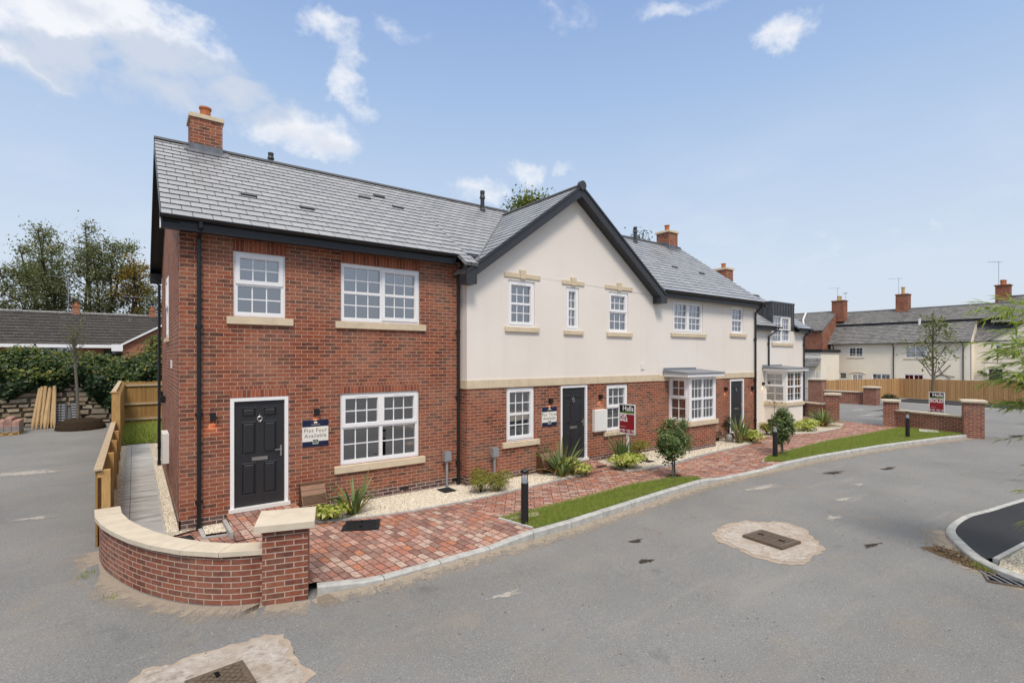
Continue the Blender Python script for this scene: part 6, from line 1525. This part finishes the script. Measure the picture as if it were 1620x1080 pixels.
# right: taller cream cottage
t=thing('cream_cottage',(61,-2,0),'taller cream cottage with dark chimney behind the bamboo','house','old cottages behind the fence'); FR=LEFT(61.)
m=MB(); dr=(-.75,.15,-.1,2.0); w1=(-.35,.05,3.0,4.15); w2=(2.5,3.6,3.0,4.1); w3=(2.2,3.8,.6,1.9)
FR.wall(m,-1.75,9.5,-.2,4.45,[dr,w1,w2,w3]); m.face([(61,1.75,4.45),(61,-9.5,4.45),(61,-8.5,5.2),(61,-4.2,7.55),(61,.95,4.6)]); m.face([(61,1.75,-.2),(61,1.75,4.45),(60.0,1.75,4.45),(60.0,1.75,-.2)]); m.face([(61,1.78,4.4),(63,1.78,4.4),(63,1.78,6.5),(61.9,1.78,6.5)]); m.build('wall',M['cottage'],t); m=MB(); m.face([(62.2,-9.4,-.2),(62.2,1.7,-.2),(62.2,1.7,5.6),(62.2,-9.4,5.6)]); m.build('room_wall',M['inside'],t)
window(t,FR,*w1,[(0,1,0,1,0,1,3,0)],(w1[0]-.1,w1[1]+.1,w1[2],.1),dep=.02,name='cottage_window'); window(t,FR,*w2,[(0,.5,0,1,0,2,2,0),(.5,1,0,1,0,2,2,0)],None,dep=.02,name='cottage_window'); window(t,FR,*w3,[(0,.5,0,1,0,2,2,0),(.5,1,0,1,0,2,2,0)],None,dep=.02,name='cottage_window')
m=MB(); FR.box(m,dr[0],dr[1],.05,.10,dr[2],dr[3]); m.build('door',M['char'],t); m=MB(); ring(FR,m,dr[0]-.25,dr[1]+.25,-.1,2.3,.12,-.06,-.003); FR.box(m,-1.2,3.8,-.05,-.003,2.62,2.68); m.build('door_surround',M['cottage'],t)
r=MB(); aR=math.atan2(8.75-6.2,65.2-61.6); SR=math.hypot(2.55,3.6); slate_roof(r,(61.6,-12,6.2),(0,1,0),12.75,(math.cos(aR),0,math.sin(aR)),SR,gauge=.22,lift=.03); slate_roof(r,(68.8,-12,6.2),(0,1,0),12.75,(-math.cos(aR),0,math.sin(aR)),SR,gauge=.22)
aG2=math.atan2(7.62-4.55,5.1); slate_roof(r,(60.85,.9,4.55),(1,0,0),3.2,(0,-math.cos(aG2),math.sin(aG2)),math.hypot(3.07,5.1),gauge=.22,lift=.03); slate_roof(r,(60.85,-9.3,4.55),(1,0,0),3.2,(0,math.cos(aG2),math.sin(aG2)),math.hypot(3.07,5.1),gauge=.22,lift=.03)
slate_roof(r,(60.95,-10,4.5),(0,1,0),11.75,(math.cos(.80),0,math.sin(.80)),2.75,gauge=.22,lift=.03)
rf=r.build('roof',M['slate_old'],t); ridge(rf,(65.2,-12,8.8),(65.2,.75,8.8)); ridge(rf,(60.85,-4.2,7.66),(64,-4.2,7.66))
ch=chimney(t,64.6,65.6,.0,.98,7.6,9.75,.09,.2,.45,mat='brick_old',capmat='brick_old',potmat='terra',pots=2); aerial(t,65,.8,9.8,2.3,.9,2.4)
for i,(u,z) in enumerate(((-1.25,1.75),(-.95,1.55),(.45,1.7))):
    shrub('hanging_plant',tuple(FR.P(u,-.22,z-.35)),.26,.55,220,.05,'lf_dark',['dark hanging plant left of the far cottage door','dark bushy hanging plant close to the far cottage door','dark hanging plant right of the far cottage door'][i],'plant','hanging plants by the cottage door',stems=False)
# parked car glimpsed between the white bay and the wide pillar
t=thing('parked_car',(41.,10.6,0),'red and white car end glimpsed past the far white bay','car'); m=MB()
pr=[(0,.28),(0,.75),(.08,.95),(.55,1.0),(1.0,1.45),(2.6,1.47),(3.3,1.0),(4.1,.9),(4.2,.55),(4.15,.28)]
m.prism([(41-.85,8.6+y,z) for y,z in pr],(0,0,0),(1.7,0,0)); m.build('body',M['carred'],t)
m=MB(); m.prism([(41-.86,8.6+y,z) for y,z in ((.68,1.02),(1.05,1.38),(2.5,1.4),(3.1,1.02))],(0,0,0),(1.72,0,0)); m.build('windows',M['carglass'],t)
for (x,y) in ((40.2,9.4),(41.8,9.4),(40.2,12.0),(41.8,12.0)): m=MB(); m.bar((x-.1,y,.32),(x+.1,y,.32),.32,16); m.build('wheel',M['rubber'],t)
m=MB(); m.box(40.3,41.7,8.57,8.6,.5,.62); m.build('bumper',M['white2'],t)
flax((38.6,7.6,0),'grassy tuft behind the wide pillar by the parked car',40,(.4,.9),.0,.03,.8,.4)
shrub('green_shrub',(38.1,1.2,0),.45,1.0,700,.05,'lf_dark','dark shrub between the lone pillar and the gateway')
# ================================================================== behind the camera (seen only as reflections in the panes)
for i,(x,y,r_,h) in enumerate(((-14,-34,5,6),(-4,-37,6,7.5),(7,-35,5,5.5),(17,-38,6,7),(28,-33,5,5),(38,-30,5,6))):
    shrub('bush',(x,y,-.3),r_,h,1500,.34,'lf_dark',['tall','broad','rounded','massive','low','spreading'][i]+' dark bush across the road behind the camera','bush','bushes across the road',.6,lump=8)
# ------------------------------------------------------------------ camera, sky, light
cam=bpy.data.cameras.new('camera'); co=bpy.data.objects.new('camera',cam); COL.objects.link(co); sc.camera=co
th=math.atan(1090/807.)
co.location=(-.62875,-10.57094,2.99); co.rotation_euler=(R_(90),0,th-R_(90))
cam.sensor_width=36; cam.lens=807/1620*36; cam.shift_y=26/1620; cam.clip_end=5000; cam.clip_start=.05
SUN_EL,SUN_AZ=R_(53),R_(208)
w=bpy.data.worlds.new('World'); sc.world=w; w.use_nodes=True; nt=w.node_tree; N=nt.nodes; Lk=nt.links.new
bgn=N['Background']; sky=N.new('ShaderNodeTexSky'); sky.sky_type='NISHITA'; sky.sun_disc=False; sky.sun_elevation=SUN_EL; sky.sun_rotation=SUN_AZ
sky.air_density=1.0; sky.dust_density=2.2; sky.ozone_density=1.2; sky.altitude=50
def wm(op,a,b=0.,c=None,clamp=False):
    n=N.new('ShaderNodeMath'); n.operation=op; n.use_clamp=clamp
    for i,v in enumerate((a,b,c)):
        if v is None: continue
        if hasattr(v,'links'): Lk(v,n.inputs[i])
        else: n.inputs[i].default_value=v
    return n.outputs[0]
tc=N.new('ShaderNodeTexCoord').outputs['Generated']
sep=N.new('ShaderNodeSeparateXYZ'); Lk(tc,sep.inputs[0])
az=wm('ARCTAN2',sep.outputs[0],sep.outputs[1]); el=wm('ARCSINE',sep.outputs[2])
# soft noise used to break up every cloud edge
def wnoise(scale,detail,rough,stretch=(1,1,1.6)):
    mp=N.new('ShaderNodeMapping'); mp.inputs['Scale'].default_value=stretch; Lk(tc,mp.inputs[0])
    n=N.new('ShaderNodeTexNoise'); n.inputs['Scale'].default_value=scale; n.inputs['Detail'].default_value=detail; n.inputs['Roughness'].default_value=rough; Lk(mp.outputs[0],n.inputs['Vector']); return n.outputs['Fac']
nA=wnoise(9,8,.62); nB=wnoise(26,6,.6); nC=wnoise(4.2,5,.55,(1,1,2.4))
nz=wm('ADD',wm('MULTIPLY',nA,.7),wm('MULTIPLY',nB,.3))
wn=N.new('ShaderNodeTexNoise'); wn.inputs['Scale'].default_value=7; wn.inputs['Detail'].default_value=6; wn.inputs['Roughness'].default_value=.6; Lk(tc,wn.inputs['Vector'])
ws=N.new('ShaderNodeSeparateColor'); Lk(wn.outputs['Color'],ws.inputs[0])
az0,el0=az,el
az=wm('ADD',az,wm('MULTIPLY',wm('SUBTRACT',ws.outputs[0],.5),R_(13))); el=wm('ADD',el,wm('MULTIPLY',wm('SUBTRACT',ws.outputs[1],.5),R_(7.5)))
def blob(a,e,ra,re,amt):
    u=wm('DIVIDE',wm('SUBTRACT',az,R_(a)),R_(ra)); v=wm('DIVIDE',wm('SUBTRACT',el,R_(e)),R_(re))
    r2=wm('ADD',wm('MULTIPLY',u,u),wm('MULTIPLY',v,v))
    return wm('MULTIPLY',wm('SUBTRACT',1.,r2),amt)
BL= [(-6.4, 25.6, 8.5, 3.0, 1.2), (-0.6, 27.2, 10, 3.2, 1.2), (-7.9, 22.6, 7, 1.7, .8), (6.0, 24.4, 6.5, 2.2, .85), (1.0, 23.3, 1.9, 1.4, 0.4), (13.6, 22.6, 6.5, 2.6, 1.05), (19.0, 27.4, 2.3, 4.2, 0.9), (16.4, 30.7, 4, 1.9, 0.8), (23.9, 31.5, 4.1, 1.0, 0.25), (38.3, 20.4, 2.4, 1.1, 0.55), (43.2, 21.4, 1.8, 1.0, 0.45), (32.6, 18.1, 3.5, 1.5, 0.6), (65.4, 29.8, 3.3, 1.4, 0.6), (53.1, 33.3, 4.5, 0.8, 0.4), (58.8, 32.9, 3.6, 0.6, 0.4), (44.3, 33.7, 2.5, 1.2, 0.25), (77.0, 11.1, 1.4, 0.6, 0.35), (64.6, 10.3, 7.7, 1.1, 0.1), (-5.2, 19.6, 2.5, 1.0, 0.15)]
GREY= [(5.8, 24.6, 9.5, 3.6, 2.2), (-1.5, 23.6, 10.5, 2.2, 1.7), (-7.5, 21.0, 5, 1.6, 1.2), (14.3, 21.8, 5, 1.3, 0.5), (-4,27,4,1.2,.5)]
CL_WHITE=(7.6,7.6,7.7,1); CL_GREY=(4.7,5.2,6.1,1); SKY_ST=[(-4,srgb(203,211,223)),(2,srgb(205,213,225)),(9,srgb(200,212,227)),(18,srgb(181,200,225)),(27,srgb(158,184,220)),(35,srgb(139,167,212)),(42,srgb(196,206,222)),(54,(1.5,1.45,1.38,1))]  # topmost sky stop: unseen bright overcast overhead, added to whiten and lift the light
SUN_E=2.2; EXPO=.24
def mx(a,b): return wm('MAXIMUM',a,b)
den=None
for b in BL:
    t=blob(*b); den=t if den is None else mx(den,t)
den=mx(den,-1.2)
cov=wm('ADD',den,wm('MULTIPLY',wm('SUBTRACT',nz,.5),2.9))
mr=N.new('ShaderNodeMapRange'); mr.interpolation_type='SMOOTHSTEP'; Lk(cov,mr.inputs[0]); mr.inputs[1].default_value=-.05; mr.inputs[2].default_value=1.05
thin=N.new('ShaderNodeMapRange'); thin.interpolation_type='SMOOTHSTEP'; Lk(nC,thin.inputs[0]); thin.inputs[1].default_value=.5; thin.inputs[2].default_value=.8
low=N.new('ShaderNodeMapRange'); Lk(el0,low.inputs[0]); low.inputs[1].default_value=R_(26); low.inputs[2].default_value=R_(2)
mask=wm('MAXIMUM',wm('MULTIPLY',mr.outputs[0],.88),wm('MULTIPLY',thin.outputs[0],wm('MULTIPLY',low.outputs[0],.30)),clamp=True)
# grey under-sides: density a little higher up in the sky than the viewed direction
und=N.new('ShaderNodeMapRange'); und.interpolation_type='SMOOTHSTEP'
gd=None
for b in GREY:
    t=blob(*b); gd=t if gd is None else mx(gd,t)
Lk(wm('ADD',gd,wm('MULTIPLY',wm('SUBTRACT',nA,.5),1.5)),und.inputs[0]); und.inputs[1].default_value=-.1; und.inputs[2].default_value=1.0
cc=N.new('ShaderNodeMix'); cc.data_type='RGBA'; Lk(wm('MULTIPLY',und.outputs[0],.9),cc.inputs[0]); cc.inputs[6].default_value=CL_WHITE; cc.inputs[7].default_value=CL_GREY
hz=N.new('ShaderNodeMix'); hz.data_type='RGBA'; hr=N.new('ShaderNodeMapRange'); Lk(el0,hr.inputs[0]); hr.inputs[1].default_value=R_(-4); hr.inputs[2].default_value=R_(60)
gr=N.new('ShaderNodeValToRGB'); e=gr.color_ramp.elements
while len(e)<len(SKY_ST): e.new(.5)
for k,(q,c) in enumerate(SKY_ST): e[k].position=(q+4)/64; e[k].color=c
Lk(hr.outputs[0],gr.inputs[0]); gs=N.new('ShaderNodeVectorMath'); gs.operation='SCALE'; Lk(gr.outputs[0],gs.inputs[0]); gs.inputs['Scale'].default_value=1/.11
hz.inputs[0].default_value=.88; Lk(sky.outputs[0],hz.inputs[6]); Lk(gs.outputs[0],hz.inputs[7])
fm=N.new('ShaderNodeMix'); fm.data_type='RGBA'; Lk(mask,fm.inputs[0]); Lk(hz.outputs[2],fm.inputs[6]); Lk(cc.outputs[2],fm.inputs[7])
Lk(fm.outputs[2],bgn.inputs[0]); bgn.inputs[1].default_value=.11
sl=bpy.data.lights.new('sun','SUN'); so=bpy.data.objects.new('sun',sl); COL.objects.link(so)
sl.energy=SUN_E; sl.angle=R_(14); sl.color=(1,.90,.78)
d=Vector((math.sin(SUN_AZ)*math.cos(SUN_EL),math.cos(SUN_AZ)*math.cos(SUN_EL),math.sin(SUN_EL)))
so.rotation_euler=d.to_track_quat('Z','Y').to_euler(); so.location=d*60
vs=sc.view_settings; vs.view_transform='Standard'; vs.look='None'; vs.gamma=1; vs.use_curve_mapping=False; vs.exposure=EXPO
sc.cycles.max_bounces=8; sc.cycles.transparent_max_bounces=24; sc.cycles.sample_clamp_indirect=6
try: sc.cycles.use_denoising=True
except Exception: pass
